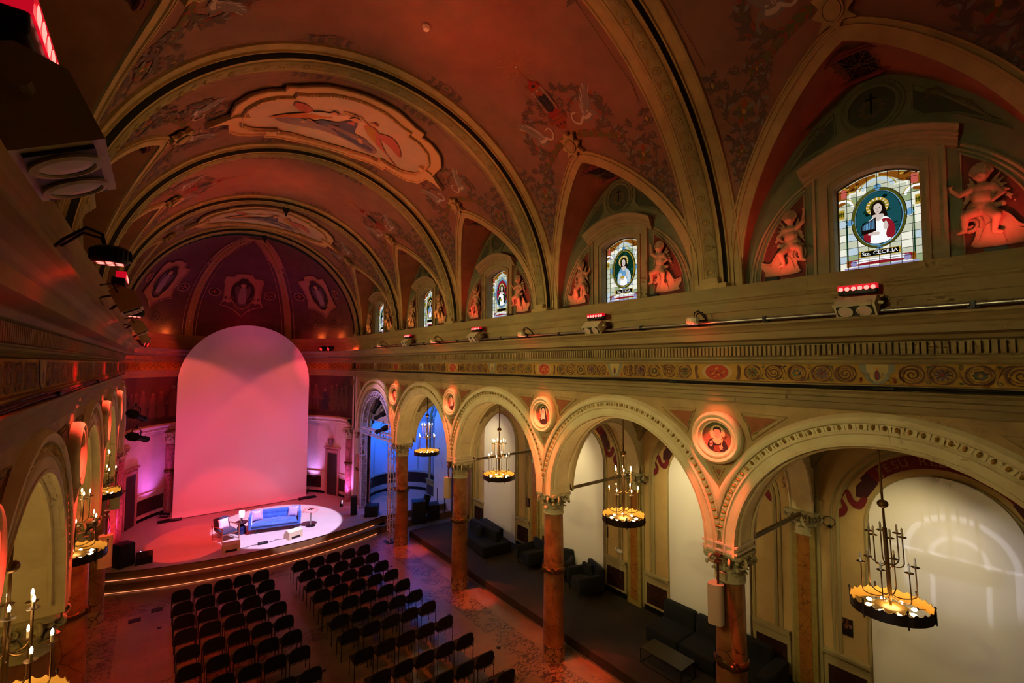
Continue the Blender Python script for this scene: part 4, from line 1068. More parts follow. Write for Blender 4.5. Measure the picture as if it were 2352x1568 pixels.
# ================================================================ MEDALLIONS
def medal_base():
    t = empty('portrait_medallion'); fn = lambda a, z, d: (-d, a, z)
    b = MB(); prof = [(.49, 0), (.49, .08), (.47, .12), (.44, .14), (.40, .13), (.385, .11), (.37, .12), (.34, .12), (.32, .08), (.30, .06), (.285, .06), (.28, .02)]
    b.grid([[fn(r * cos(2 * pi * k / 48), r * sin(2 * pi * k / 48), d) for k in range(49)] for r, d in prof])
    b.build('round_frame', CREAM, t, smooth=True)
    return t
PM = [mat('portrait_' + n, c, .8) for n, c in (('ground', '9a5a40'), ('green', '5c5a34'), ('halo', 'd8a860'), ('skin', 'd8a080'), ('habit', '2a1612'), ('hair', '3c1e12'), ('cream', 'd8b888'), ('brown', '7c4424'), ('white', 'e0ccb0'))]
def portrait(kind):
    b = MB(); fn = lambda a, z, d: (-.022 - d, -a, z)      # +a = seen right
    b.flat(circ(0, 0, .285, .285, 40), fn, 0, 0)
    b.flat([p for p in circ(0, 0, .283, .283, 40, radians(35), radians(145))], fn, .001, 1)
    b.flat(circ(0, .08, .15, .15, 28), fn, .002, 2); b.flat(circ(0, .08, .135, .135, 28), fn, .0025, 6)
    if kind == 0:      # tonsured monk in dark habit holding a lily
        b.flat(smoothpoly([(-.19, -.2), (-.17, -.08), (-.08, -.02), (.08, -.02), (.17, -.08), (.2, -.2), (.1, -.265), (-.1, -.265)], 3), fn, .004, 4)
        b.flat(smoothpoly([(-.09, -.04), (0, .0), (.09, -.04), (.06, -.1), (0, -.12), (-.06, -.1)], 3), fn, .005, 6)
        b.flat(smoothpoly([(-.07, .12), (-.065, .05), (-.04, 0), (0, -.03), (.04, 0), (.062, .05), (.07, .12), (.05, .17), (-.05, .17)], 3), fn, .006, 3)
        b.flat(smoothpoly([(-.075, .10), (-.075, .16), (-.04, .2), (.04, .2), (.075, .16), (.078, .08), (.06, .13), (.03, .155), (-.03, .15), (-.06, .14)], 2), fn, .007, 5)
        for s in (-.026, .026): b.stroke([(s - .012, .085), (s + .012, .083)], .005, fn, .008, 5); b.stroke([(s - .015, .103), (s + .015, .103)], .004, fn, .008, 5)
        b.stroke([(0, .085), (.006, .05), (-.005, .047)], .004, fn, .008, 7); b.stroke([(-.014, .022), (.014, .022)], .005, fn, .008, 7)
        b.stroke([(.06, -.22), (.12, .03)], .018, fn, .009, 2); b.flat(smoothpoly([(.08, .05), (.12, .02), (.17, .06), (.19, .04), (.14, .0), (.12, -.03)], 2), fn, .01, 7)
        for q in range(5): b.flat(circ(-.14 + .012 * q, -.10 - .01 * abs(q - 2), .007, .04, 8), fn, .009, 3)
        b.flat(circ(-.12, -.15, .03, .035, 10), fn, .009, 3); b.flat(circ(.075, -.17, .035, .03, 10), fn, .010, 3)
        for q in range(4): b.flat(circ(.06 + .008 * q, -.15 - .018 * q, .028, .008, 8), fn, .011, 3)
        b.flat([(-.06, -.16), (.04, -.14), (.05, -.26), (-.07, -.26)], fn, .0075, 7)
    else:              # veiled nun with a crucifix
        veil = 4 if kind == 1 else 5
        b.flat(smoothpoly([(-.14, -.22), (-.10, .0), (-.09, .15), (0, .22), (.08, .17), (.12, 0), (.17, -.22), (0, -.27)], 3), fn, .004, veil)
        b.flat(smoothpoly([(-.09, -.22), (-.07, 0), (-.06, .12), (0, .17), (.05, .12), (.06, 0), (.08, -.22), (0, -.25)], 3), fn, .005, 8)
        b.flat(smoothpoly([(-.045, .1), (-.04, .04), (0, .0), (.035, .04), (.042, .1), (0, .14)], 3), fn, .006, 3)
        for s in (-.02, .018): b.stroke([(s - .008, .08), (s + .008, .078)], .004, fn, .007, 5)
        b.stroke([(-.01, .03), (.01, .03)], .004, fn, .007, 7)
        b.flat(smoothpoly([(-.1, -.26), (.14, -.25), (.12, -.14), (0, -.12), (-.08, -.16)], 2), fn, .007, 4)
        b.stroke([(-.19, .10), (-.15, -.13)], .014, fn, .008, 5); b.stroke([(-.22, .04), (-.13, .06)], .013, fn, .0085, 5)
        b.flat(circ(-.12, -.10, .03, .02, 8), fn, .009, 3)
    return b
mb = medal_base(); meds = [mb] + [copy_tree(mb) for _ in range(7)]
info = {4.45: (0, 'round portrait medallion of a tonsured monk with halo, largest on the arcade', 'glowing red medallion cropped by the frame edge on the shadowed wall'),
        9.36: (1, 'round portrait medallion of a veiled nun holding a cross', 'foreshortened red medallion between the first two fully visible shadowed arches'),
        14.27: (2, 'round medallion with a veiled bust, lit red, third along the bright arcade', 'foreshortened red medallion, second beyond on the shadowed wall'),
        19.18: (0, 'small-looking red lit medallion next to the truss arch', 'thinnest red medallion on the shadowed wall, closest to the stage')}
for side in (1, -1):
    for y, (kd, l1, l2) in info.items():
        t = meds.pop()
        t.location = (XF - .01, y, 6.58) if side > 0 else (-XF + LSH + .01, y, 6.58)
        if side < 0: t.rotation_euler.z = pi
        portrait(kd).build('portrait', PM, t)
        tag(t, l1 if side > 0 else l2, 'medallion', 'portrait medallions above the columns', 'thing')

# ================================================================ FRIEZE PAINTING
def frieze():
    b = MB(); fn = lambda a, z, d: (XF - .006 - d, a, z); zc = 7.82
    for yc in COLY[1:]:
        b.flat(circ(yc, zc, .30, .155, 28), fn, 0, 3); b.flat(circ(yc, zc - .005, .225, .145, 28), fn, .002, 4)
        random.seed(int(yc * 3))
        for q in range(26):
            a = random.uniform(0, 6.28); r = random.uniform(0, .85); b.flat(circ(yc + .2 * r * cos(a), zc + .12 * r * sin(a), .03, .018, 6), fn, .003 + q * 1e-5, random.choice((4, 5, 6)))
        for s in (-1, 1):
            b.flat(smoothpoly([(yc + s * .36, 7.70), (yc + s * .40, 7.80), (yc + s * .38, 7.90), (yc + s * .41, 7.95), (yc + s * .45, 7.90), (yc + s * .44, 7.78), (yc + s * .42, 7.68)], 2), fn, .003, 1)
            xs = [.66, 1.02, 1.38, 1.74, 2.06]
            wave = []
            for i, x in enumerate(xs):
                sg = 1 if i % 2 else -1
                b.stroke(circ(yc + s * x, zc, .135, .125, 22), [.022 + .012 * sin(q) for q in range(22)], fn, .003, 1, closed=True)
                b.stroke(circ(yc + s * x, zc, .10, .09, 18), .008, fn, .0035, 0, closed=True)
                if i % 3 == 0:
                    for q in range(8): a = 2 * pi * q / 8; b.flat([(yc + s * x, zc), (yc + s * x + .08 * cos(a - .28), zc + .072 * sin(a - .28)), (yc + s * x + .09 * cos(a), zc + .08 * sin(a)), (yc + s * x + .08 * cos(a + .28), zc + .072 * sin(a + .28))], fn, .004, 2 if i % 2 == 0 else 7)
                    b.flat(circ(yc + s * x, zc, .025, .022, 8), fn, .005, 5)
                elif i % 3 == 1: b.stroke(spiral(yc + s * x, zc, .09, 1.6, 18, 0, s), .02, fn, .004, 1)
                else:
                    for q in range(7): a = 2 * pi * q / 7; b.flat(circ(yc + s * x + .05 * cos(a), zc + .045 * sin(a), .028, .02, 7), fn, .004 + q * 1e-4, 7 if q % 2 else 2)
                if i: 
                    xp = xs[i - 1]; b.stroke(smoothpoly([(yc + s * (xp + .0), zc - sg * .12), (yc + s * (xp + .14), zc - sg * .10), (yc + s * (x - .14), zc + sg * .08), (yc + s * x, zc + sg * .125)], 4, False), [.014 + .012 * sin(q * .6) for q in range(13)], fn, .0032, 1)
                    b.stroke(spiral(yc + s * (x - .18), zc + sg * .10, .035, 1.1, 9, 1, sg), .012, fn, .0045, 2)
                    b.flat(circ(yc + s * (x - .18), zc - sg * .11, .03, .015, 6), fn, .004, 2)
            # shield at the middle of the bay
        ym = yc - BAY / 2
        sh = [(ym - .22, 7.97), (ym + .22, 7.97), (ym + .20, 7.86), (ym + .15, 7.82), (ym + .14, 7.74), (ym + .06, 7.68), (ym, 7.665), (ym - .06, 7.68), (ym - .14, 7.74), (ym - .15, 7.82), (ym - .20, 7.86)]
        b.flat(sh, fn, .002, 8); b.flat([(ym + (a - ym) * .62, 7.97 if z > 7.96 else 7.83 + (z - 7.83) * .78) for a, z in sh], fn, .003, 9)
        b.flat(circ(ym, 7.80, .035, .08, 10), fn, .005, 7); b.flat(circ(ym, 7.90, .02, .022, 8), fn, .006, 6); b.flat([(ym - .012, 7.74), (ym + .012, 7.74), (ym + .02, 7.86), (ym - .02, 7.86)], fn, .006, 5)
        for s in (-1, 1): b.flat(circ(ym + s * .2, 7.73, .015, .05, 6), fn, .003, 5)
    return b.build('trim_8', [LINE, mat('frieze_brown', '5c3a22', .8), mat('frieze_green', '44502a', .8), mat('frieze_ring', 'b09060', .8), mat('frieze_red', 'a83c1e', .8), mat('frieze_darkred', '7c2814', .8), mat('frieze_gold', 'c87c2c', .8), mat('frieze_violet', '5a4450', .8), mat('frieze_grey', '82806c', .8), mat('frieze_cream', 'b49a5a', .8)])
fz = struct(frieze()); m = mirror(fz, LSH); m.name = 'trim_8'
def apse_frieze():
    b = MB(); fn = lambda a, z, d: ((XF - .006 - d) * cos(a / XF), APY + (XF - .006 - d) * sin(a / XF), z); L = XF * pi; n = 42
    for i in range(n):
        a = L * (i + .5) / n
        b.stroke(circ(a, 7.82, .135, .125, 20), .024, fn, .003, 0, closed=True); b.stroke(spiral(a, 7.82, .09, 1.6, 16, 0, 1 if i % 2 else -1), .02, fn, .004, 0)
        sg = 1 if i % 2 else -1; b.stroke([(a, 7.82 - sg * .12), (a + .12, 7.82 - sg * .08), (a + L / n - .12, 7.82 + sg * .08), (a + L / n, 7.82 + sg * .12)], .02, fn, .003, 1)
    return b.build('trim_8', [mat('frieze_brown', '5c3a22', .8), mat('frieze_green', '44502a', .8)])
struct(apse_frieze())

# ================================================================ VAULT PAINTINGS
VP = [mat('vault_' + n, c, .85) for n, c in (('line', '54301f'), ('scroll', '5a443a'), ('green', '5e5a26'), ('grey', '7a6c64'), ('white', 'b4a294'), ('rust', '8a3c1e'), ('gold', 'a87c38'), ('red', '8c1c14'), ('black', '1c1414'), ('band', 'a8805a'), ('skin', 'c08c68'), ('blue', '4c4c64'), ('pink', 'b05c50'), ('orange', 'b86c34'))]
SKY = mat('mural_sky', 'd8a484', .85, var='9c9a88', scale=.8, mix=.9); CLOUD = mat('mural_cloud', '6a5c70', .85, var='9c7c70', scale=2, mix=.8)
VPM = VP + [SKY, CLOUD]
HALF = RV * pi / 2
def vaultfn(yc, s):
    # local (a, c): a along +y, c = metres of arc above the springing on side s
    return lambda a, c, d: (s * (RV - .012 - d) * cos(c / RV), yc + a, ZS + (RV - .012 - d) * sin(c / RV))
def leafed(b, fn, pts, w, d, mi, every=2, ll=2.2, alt=None):
    """a painted acanthus stem: stroke with small curled leaves on both sides"""
    b.stroke(pts, w, fn, d, mi)
    for i in range(1, len(pts) - 1, every):
        tx, ty = pts[i + 1][0] - pts[i - 1][0], pts[i + 1][1] - pts[i - 1][1]; l = math.hypot(tx, ty) or 1; tx /= l; ty /= l
        ww = w[i] if isinstance(w, (list, tuple)) else w; L = ww * ll + .015
        for s in (1, -1):
            nx, ny = -ty * s, tx * s; x, y = pts[i][0] + nx * ww * .3, pts[i][1] + ny * ww * .3
            b.flat([(x - tx * L * .15, y - ty * L * .15), (x + tx * L * .25 + nx * L * .55, y + ty * L * .25 + ny * L * .55), (x + tx * L * .9 + nx * L * .75, y + ty * L * .9 + ny * L * .75), (x + tx * L * .7 + nx * L * .3, y + ty * L * .7 + ny * L * .3), (x + tx * L * .35, y + ty * L * .35)], fn, d + .0004 * (1 + i % 3), (alt or (mi,))[(i // every) % len(alt or (mi,))])
def rosette(b, fn, x, y, r, hand=1, col=(2, 1)):
    leafed(b, fn, circ(x, y, r, r, 30, 0, 5.6) if hand > 0 else circ(x, y, r, r, 30, pi - 5.6, pi), [.03 + .045 * r / .3 * abs(sin(q * .35)) for q in range(31)], .002, 1, 2, 1.5, (1, 3, 1))
    b.stroke(circ(x, y, r * .80, r * .80, 20, .8, 5.0), .010, fn, .0015, 0)
    for q in range(11):
        a = 2 * pi * q / 11 + .3 * sin(q * 5); rr = r * (.62 if q % 2 else .48)
        b.flat(smoothpoly([(x, y), (x + rr * .7 * cos(a - .35), y + rr * .7 * sin(a - .35)), (x + rr * 1.1 * cos(a - .1), y + rr * 1.1 * sin(a - .1)), (x + rr * .75 * cos(a + .35), y + rr * .75 * sin(a + .35))], 2), fn, .003 + q * 2e-4, (col[0], 1, col[0], 5, col[0], 3)[q % 6])
    b.flat(circ(x, y, r * .12, r * .12, 8), fn, .006, 6); b.flat(circ(x + r * .05, y + r * .14, r * .06, r * .05, 6), fn, .0065, 13)
def curl(b, fn, x, y, r, h, a0=1, mi=1, n=16, w=.028):
    leafed(b, fn, spiral(x, y, r, 1.5, n, a0, h), [w - w * .55 * q / n for q in range(n + 1)], .0025, mi, 4, 1.6, (mi, 2) if r > .08 else None)
def corner_scrolls(b, fn, s):
    # scrolls climb the spandrel between groin band and rib
    for a, c, r, col in ((1.66, 2.42, .16, (2, 1)), (1.46, 3.02, .30, (2, 1)), (1.76, 2.03, .09, (2, 1)), (1.10, 3.55, .16, (1, 1))):
        rosette(b, fn, s * a, c, r, s, col)
    leafed(b, fn, smoothpoly([(s * 1.80, 1.66), (s * 1.72, 1.9), (s * 1.84, 2.15), (s * 1.60, 2.62), (s * 1.78, 3.1), (s * 1.45, 3.28), (s * 1.12, 3.52), (s * .98, 3.5)], 5, False), .018, .0015, 1, 2, 2.0, (1, 2, 3))
    for a, c, r, h in ((1.08, 3.28, .08, 1), (1.82, 2.70, .05, -1), (1.40, 2.50, .06, 1), (1.80, 3.30, .08, 1), (1.85, 2.25, .04, 1), (1.40, 3.68, .08, -1), (1.62, 3.52, .07, 1), (1.02, 3.66, .06, 1)):
        curl(b, fn, s * a, c, r, h * s)
    b.stroke([(s * 1.80, 3.95), (s * 1.84, 4.3), (s * 1.84, 6.0)], .012, fn, .001, 0)
    for c, r in ((3.55, .10), (3.75, .08), (6.05, .07), (6.22, .09), (6.55, .10), (6.75, .07)):
        for h in (1, -1): curl(b, fn, s * (1.80 + .06 * h), c, r * .7, h, 0 if h > 0 else pi)
    b.flat(circ(s * 1.80, 3.62, .05, .09, 8), fn, .003, 1); b.flat(circ(s * 1.80, 3.62, .025, .05, 8), fn, .004, 6)
    b.stroke(circ(s * 1.76, 6.40, .12, .14, 18), .018, fn, .002, 1, closed=True); b.flat(circ(s * 1.76, 6.40, .05, .06, 10), fn, .003, 2)
    b.stroke([(s * 1.62, 6.9), (s * 1.84, 6.95), (s * 1.84, HALF)], .010, fn, .001, 0)
def swan(b, fn, s):
    # white-winged bird inside a leafy scroll beside the cartouche
    P = lambda l: [(s * a, c) for a, c in l]
    X, Y = .66, 4.26
    leafed(b, fn, P(circ(X, Y, .40, .40, 34, -2.5, 2.6)), [.03 + .065 * sin(pi * q / 34) for q in range(35)], .002, 1, 2, 1.3, (1, 3, 5, 1))
    b.flat(smoothpoly(P([(.50, 4.24), (.56, 4.12), (.70, 4.10), (.84, 4.16), (.92, 4.10), (.88, 4.22), (.78, 4.30), (.60, 4.32)]), 3), fn, .004, 3)
    b.flat(smoothpoly(P([(.54, 4.24), (.60, 4.16), (.70, 4.15), (.78, 4.20), (.70, 4.28)]), 3), fn, .0045, 4)
    b.flat(smoothpoly(P([(.60, 4.24), (.76, 4.26), (.92, 4.48), (1.03, 4.80), (.88, 4.68), (.74, 4.52), (.66, 4.40)]), 3), fn, .0048, 3)
    for q in range(8):       # feathers
        t = q / 7; x0, y0 = .60 + .12 * t, 4.26 + .02 * t; x1, y1 = .72 + .34 * t, 4.62 + .20 * (1 - abs(t - .65) * 1.6)
        pts = smoothpoly(P([(x0, y0), (x0 + .03, y0 + .18), ((x0 + x1) / 2 + .02, (y0 + y1) / 2 + .05), (x1, y1)]), 3, False)
        b.stroke(pts, [.044 - .003 * i for i in range(len(pts))], fn, .005 + .0003 * q, 4 if q % 2 else 3)
    nk = smoothpoly(P([(.56, 4.22), (.44, 4.14), (.34, 4.20), (.32, 4.32), (.38, 4.40), (.44, 4.38)]), 4, False)
    b.stroke(nk, [.058 - .0018 * q for q in range(len(nk))], fn, .0055, 4); b.flat(circ(s * .43, 4.39, .03, .025, 8), fn, .006, 4); b.stroke(P([(.45, 4.39), (.53, 4.36)]), .014, fn, .0065, 6)
    b.stroke(P([(.66, 4.12), (.64, 4.0), (.68, 3.96)]), .010, fn, .004, 3); b.stroke(P([(.74, 4.12), (.75, 4.0), (.80, 3.98)]), .010, fn, .004, 3)
    leafed(b, fn, smoothpoly(P([(.22, 3.98), (.45, 3.90), (.75, 3.74), (1.02, 3.60), (1.2, 3.55)]), 5, False), [.07 - .002 * q for q in range(21)], .003, 2, 1, 1.2, (2, 2, 5))
    for a, c, r, h in ((.26, 4.74, .13, 1), (.50, 4.92, .09, -1), (.88, 3.98, .09, 1), (1.06, 4.40, .09, -1), (.18, 4.52, .06, 1), (.14, 4.98, .07, 1), (1.14, 4.08, .08, 1), (.34, 5.06, .06, -1), (.72, 4.86, .07, 1), (1.0, 3.86, .06, -1)):
        curl(b, fn, s * a, c, r, h * s, 1, 1, 18, .036)
    leafed(b, fn, smoothpoly(P([(.08, 4.55), (.16, 4.86), (.40, 5.0), (.60, 4.88), (.86, 4.78)]), 4, False), .022, .002, 1, 2, 2.0, (1, 5, 2))
def tower(b, fn):
    # niche with a standing figure under a canopy, rays above
    b.flat([(-.22, 4.38), (.22, 4.38), (.26, 4.48), (.22, 4.52), (-.22, 4.52), (-.26, 4.48)], fn, .003, 5); b.flat(smoothpoly([(-.15, 4.38), (-.10, 4.26), (0, 4.20), (.10, 4.26), (.15, 4.38)], 2), fn, .003, 5)
    for q in (-.1, 0, .1): b.flat(circ(q, 4.33, .03, .035, 8), fn, .004, 0)
    b.flat([(-.18, 4.52), (.18, 4.52), (.15, 4.66), (-.15, 4.66)], fn, .003, 7); b.stroke([(-.18, 4.59), (.18, 4.59)], .012, fn, .004, 5); b.stroke([(-.24, 4.45), (.24, 4.45)], .012, fn, .004, 0)
    for s in (-1, 1): b.stroke([(s * .15, 4.66), (s * .13, 5.24)], .014, fn, .004, 4); b.stroke([(s * .17, 4.68), (s * .17, 4.80)], .03, fn, .004, 5)
    b.flat(smoothpoly([(-.08, 4.67), (.09, 4.67), (.10, 4.95), (.075, 5.08), (0, 5.13), (-.075, 5.06), (-.10, 4.9)], 2), fn, .005, 8); b.stroke([(0, 4.7), (.01, 5.0)], .012, fn, .006, 11)
    b.flat(smoothpoly([(-.06, 5.04), (.06, 5.04), (.07, 5.12), (0, 5.16), (-.06, 5.12)], 2), fn, .006, 5); b.flat(circ(0, 5.17, .026, .034, 8), fn, .007, 10)
    b.flat(smoothpoly([(-.11, 5.22), (.11, 5.22), (.10, 5.34), (.04, 5.40), (0, 5.46), (-.04, 5.40), (-.10, 5.34)], 2), fn, .005, 7); b.flat(circ(0, 5.29, .045, .035, 8), fn, .006, 8)
    b.flat([(-.16, 5.20), (.16, 5.20), (.16, 5.24), (-.16, 5.24)], fn, .006, 5)
    for s in (-1, 1): curl(b, fn, s * .14, 5.32, .05, s, 0, 5, 10, .014)
    b.stroke([(0, 5.46), (0, 5.76)], .012, fn, .005, 5); b.flat(circ(0, 5.80, .024, .024, 8), fn, .006, 4)
    for q in range(32):
        a = 2 * pi * q / 32; r = .40 if q % 2 else .26; b.stroke([(.06 * cos(a), 5.80 + .06 * sin(a)), (r * cos(a), 5.80 + r * sin(a))], .005, fn, .002, 13)
OUT = [(0, 2.45), (.45, 2.38), (.78, 2.12), (.92, 1.75), (.92, 1.42), (1.10, 1.40), (1.10, 1.16), (1.30, .6), (1.36, 0)]
def quad_outline(sc=1., off=0.):
    q = [(a * sc + (off if a > .01 else 0), c + off * (1 if c > .01 else 0)) for a, c in OUT]
    r = q + [(a, -c) for a, c in q[-2::-1]]
    return r + [(-a, c) for a, c in r[-2:0:-1]]
def mural(yc, first):
    t = empty('ceiling_painting', (0, yc, 0))
    fn = lambda a, c, d: (-(RV - .03 - d) * sin(c / RV), a, ZS + (RV - .03 - d) * cos(c / RV))   # c>0 toward the dark arcade
    o = quad_outline(); big = quad_outline(1., .26)
    def dens(p, n=4):
        r = []
        for i in range(len(p)):
            q = p[(i + 1) % len(p)]
            for j in range(n): r.append((p[i][0] + (q[0] - p[i][0]) * j / n, p[i][1] + (q[1] - p[i][1]) * j / n))
        return r
    b = MB(); O = dens(o); Bg = dens(big)
    b.grid([[fn(a, c, 0) for a, c in Bg + [Bg[0]]], [fn(a, c, .05) for a, c in Bg + [Bg[0]]], [fn(a, c, .05) for a, c in O + [O[0]]], [fn(a, c, 0) for a, c in O + [O[0]]]])
    b.tube([fn(a, c, .06) for a, c in Bg], .03, 6, closed=True); b.tube([fn(a, c, .06) for a, c in O], .04, 6, closed=True)
    L = sum(math.hypot(O[i][0] - O[i - 1][0], O[i][1] - O[i - 1][1]) for i in range(len(O)))
    for i in range(0, len(O)):      # rope beads
        p, q = O[i], O[(i + 1) % len(O)]
        for k in (0, .5): b.ball(fn(p[0] + (q[0] - p[0]) * k + .0, p[1] + (q[1] - p[1]) * k, .10), (.03, .045, .03), 5, 4)
    for s in (-1, 1):
        b.prism(smoothpoly([(0, s * 2.25), (.14, s * 2.5), (.16, s * 2.7), (.06, s * 2.95), (0, s * 3.25), (-.06, s * 2.95), (-.16, s * 2.7), (-.14, s * 2.5)], 3), fn, 0, .11)
    b.build('moulded_frame', mat('frame_plaster', 'cc9c6c', .8), t, smooth=True)
    b = MB()
    # sky split in strips so that it follows the curve of the vault
    cs = sorted(set([round(c, 3) for a, c in o])); cs2 = []
    for i in range(len(cs) - 1):
        for j in range(3): cs2.append(cs[i] + (cs[i + 1] - cs[i]) * j / 3)
    cs2.append(cs[-1])
    def wid(c):
        c = abs(c); pts = OUT[::-1]
        for i in range(len(pts) - 1):
            if pts[i][1] <= c <= pts[i + 1][1] + 1e-6: return pts[i][0] + (pts[i + 1][0] - pts[i][0]) * (c - pts[i][1]) / max(1e-6, pts[i + 1][1] - pts[i][1])
        return 0
    b.grid([[fn(-wid(c), c, .005) for c in cs2], [fn(0, c, .005) for c in cs2], [fn(wid(c), c, .005) for c in cs2]], mi=14)
    P = lambda pts, mi, d=.01, k=3: b.flat(smoothpoly(pts, k), fn, d, mi)
    # the figures' heads point to -a (toward the viewer end) ; clouds toward +a
    P([(.35, 1.6), (.6, 1.2), (.7, .4), (.85, -.4), (1.0, -1.0), (.75, -1.2), (.5, -.9), (.45, -.2), (.3, .5), (.15, 1.2)], 15, .02)
    P([(.3, 1.0), (.5, .7), (.5, 0), (.62, -.6), (.4, -.8), (.3, -.3), (.2, .3)], 15, .024)
    P([(.62, .1), (.78, -.5), (.86, -1.0), (.7, -1.05), (.6, -.6)], 11, .028)
    # central robed figure
    P([(.45, .35), (.58, -.1), (.50, -.42), (.30, -.38), (.05, -.32), (-.22, -.28), (-.30, -.1), (-.1, .05), (.05, .2), (.1, .55), (.3, .6)], 11, .034)
    P([(.4, .2), (.52, -.05), (.4, -.25), (.2, -.15), (.15, .1), (.25, .3)], 8, .037); P([(-.05, -.05), (-.25, -.1), (-.25, -.22), (0, -.22)], 12, .037)
    P([(-.30, -.10), (-.30, -.22), (-.40, -.26), (-.50, -.20), (-.50, -.10), (-.40, -.05)], 10, .040); P([(-.36, -.02), (-.52, -.06), (-.56, -.18), (-.48, -.28), (-.50, -.14), (-.42, -.08)], 8, .043)
    # flying angel toward the dark arcade (orange) and kneeling angel toward the bright arcade (pink)
    P([(.25, 1.75), (.20, 1.3), (.15, .85), (.0, .55), (-.15, .35), (-.28, .45), (-.2, .8), (-.05, 1.2), (.12, 1.6)], 13, .034)
    P([(-.1, .9), (-.12, .5), (-.28, .35), (-.34, .55), (-.25, .85)], 4, .037); P([(-.28, .40), (-.32, .28), (-.42, .26), (-.46, .36), (-.38, .44)], 10, .04); P([(-.38, .46), (-.48, .38), (-.44, .24), (-.5, .3), (-.5, .42)], 8, .043)
    P([(-.15, .8), (-.5, 1.0), (-.62, 1.3), (-.4, 1.3), (-.2, 1.1)], 12, .032)
    P([(-.40, -.52), (-.3, -.8), (-.05, -.95), (.3, -1.2), (.7, -1.6), (.85, -1.9), (.62, -1.55), (.3, -.95), (.0, -.65), (-.25, -.45)], 12, .034); P([(-.35, -.55), (-.25, -.78), (.1, -.9), (.35, -1.05), (.1, -.7), (-.2, -.5)], 6, .037)
    P([(-.42, -.55), (-.44, -.68), (-.54, -.70), (-.58, -.60), (-.5, -.52)], 10, .04); P([(-.5, -.72), (-.62, -.68), (-.6, -.54), (-.55, -.66)], 5, .043)
    P([(-.2, -.85), (-.35, -1.2), (-.1, -1.55), (.3, -1.75), (.1, -1.3), (0, -1.0)], 12, .033)
    P([(-.36, .28), (-.46, .1), (-.50, -.06), (-.44, .08), (-.34, .24)], 10, .044, 2); P([(-.40, -.50), (-.50, -.38), (-.52, -.28), (-.46, -.36), (-.38, -.46)], 10, .044, 2)
    for q in range(6): b.flat([(-.58, -.32 + .08 * q), (-.66, -.28 + .08 * q), (-.58, -.25 + .08 * q)], fn, .045, 6)
    b.flat([(-.56, -.32), (-.59, -.32), (-.59, .2), (-.56, .2)], fn, .045, 6)
    for a, c in ((.30, .72), (.34, .92), (.22, .82), (.46, -.58), (.58, -.66)): b.flat(circ(a, c, .07, .07, 12), fn, .045, 10); b.flat(circ(a - .03, c, .06, .07, 10), fn, .044, 8); 
    b.build('painted_scene', VPM, t)
    return t
ornaments = MB()
for i, yc_ in enumerate([COLY[k] - BAY / 2 for k in range(2, 7)]):
    for s in (1, -1):
        fn = vaultfn(yc_, s)
        for q in (1, -1): corner_scrolls(ornaments, fn, q); swan(ornaments, fn, q)
        if i % 2 == 1 or i == 3: tower(ornaments, fn)
        # thin painted border line beside the ribs
struct(ornaments.build('trim_9', VPM))
m1 = mural(COLY[4] - BAY / 2, True); tag(m1, 'large framed ceiling painting of a blue-robed woman between two angels', 'ceiling painting', 'framed paintings of the vault', 'thing')
m2 = copy_tree(m1); m2.location.y = COLY[6] - BAY / 2; tag(m2, 'dim framed ceiling painting just before the apse', 'ceiling painting', 'framed paintings of the vault', 'thing')
# ================================================================ STAGE
def screen():
    b = MB(); w = 2.96; x0, yb = .16, 27.05; zs = 6.95
    o = [(-w, STG + .02)] + [(-w * cos(pi * i / 40), zs + w * sin(pi * i / 40)) for i in range(41)] + [(w, STG + .02)]
    b.prism([(x0 + a, z) for a, z in o], lambda a, z, d: (a, yb + d, z), 0, .12)
    b.grid([[(x0 + a, yb - .002 - q, STG + .02 + z) for a in (-w, w)] for q, z in ((0, .25), (.03, .12), (.10, .04), (.22, .012))])
    t = b.build('arched_screen', SCREENM, smooth=True)
    tag(t, 'tall round-topped screen lit pink at the back of the stage', 'screen')
    for x, lb in ((-2.9, 'black flat weight plate at the shadow side foot of the screen'), (3.1, 'black flat weight plate at the door side foot of the screen')):
        m = MB(); m.box((x, 26.75, STG + .03), (.9, .35, .05)); m.box((x - .1, 26.8, STG + .06), (.2, .2, .06)); tag(m.build('floor_plate', BLACK), lb, 'weight plate', kind='thing')
screen()
VELV = mat('blue_velvet', '2c62c0', .6, var='1f4aa0', scale=6, sheen=.6); VELD = mat('navy_velvet', '10103a', .7, sheen=.4)
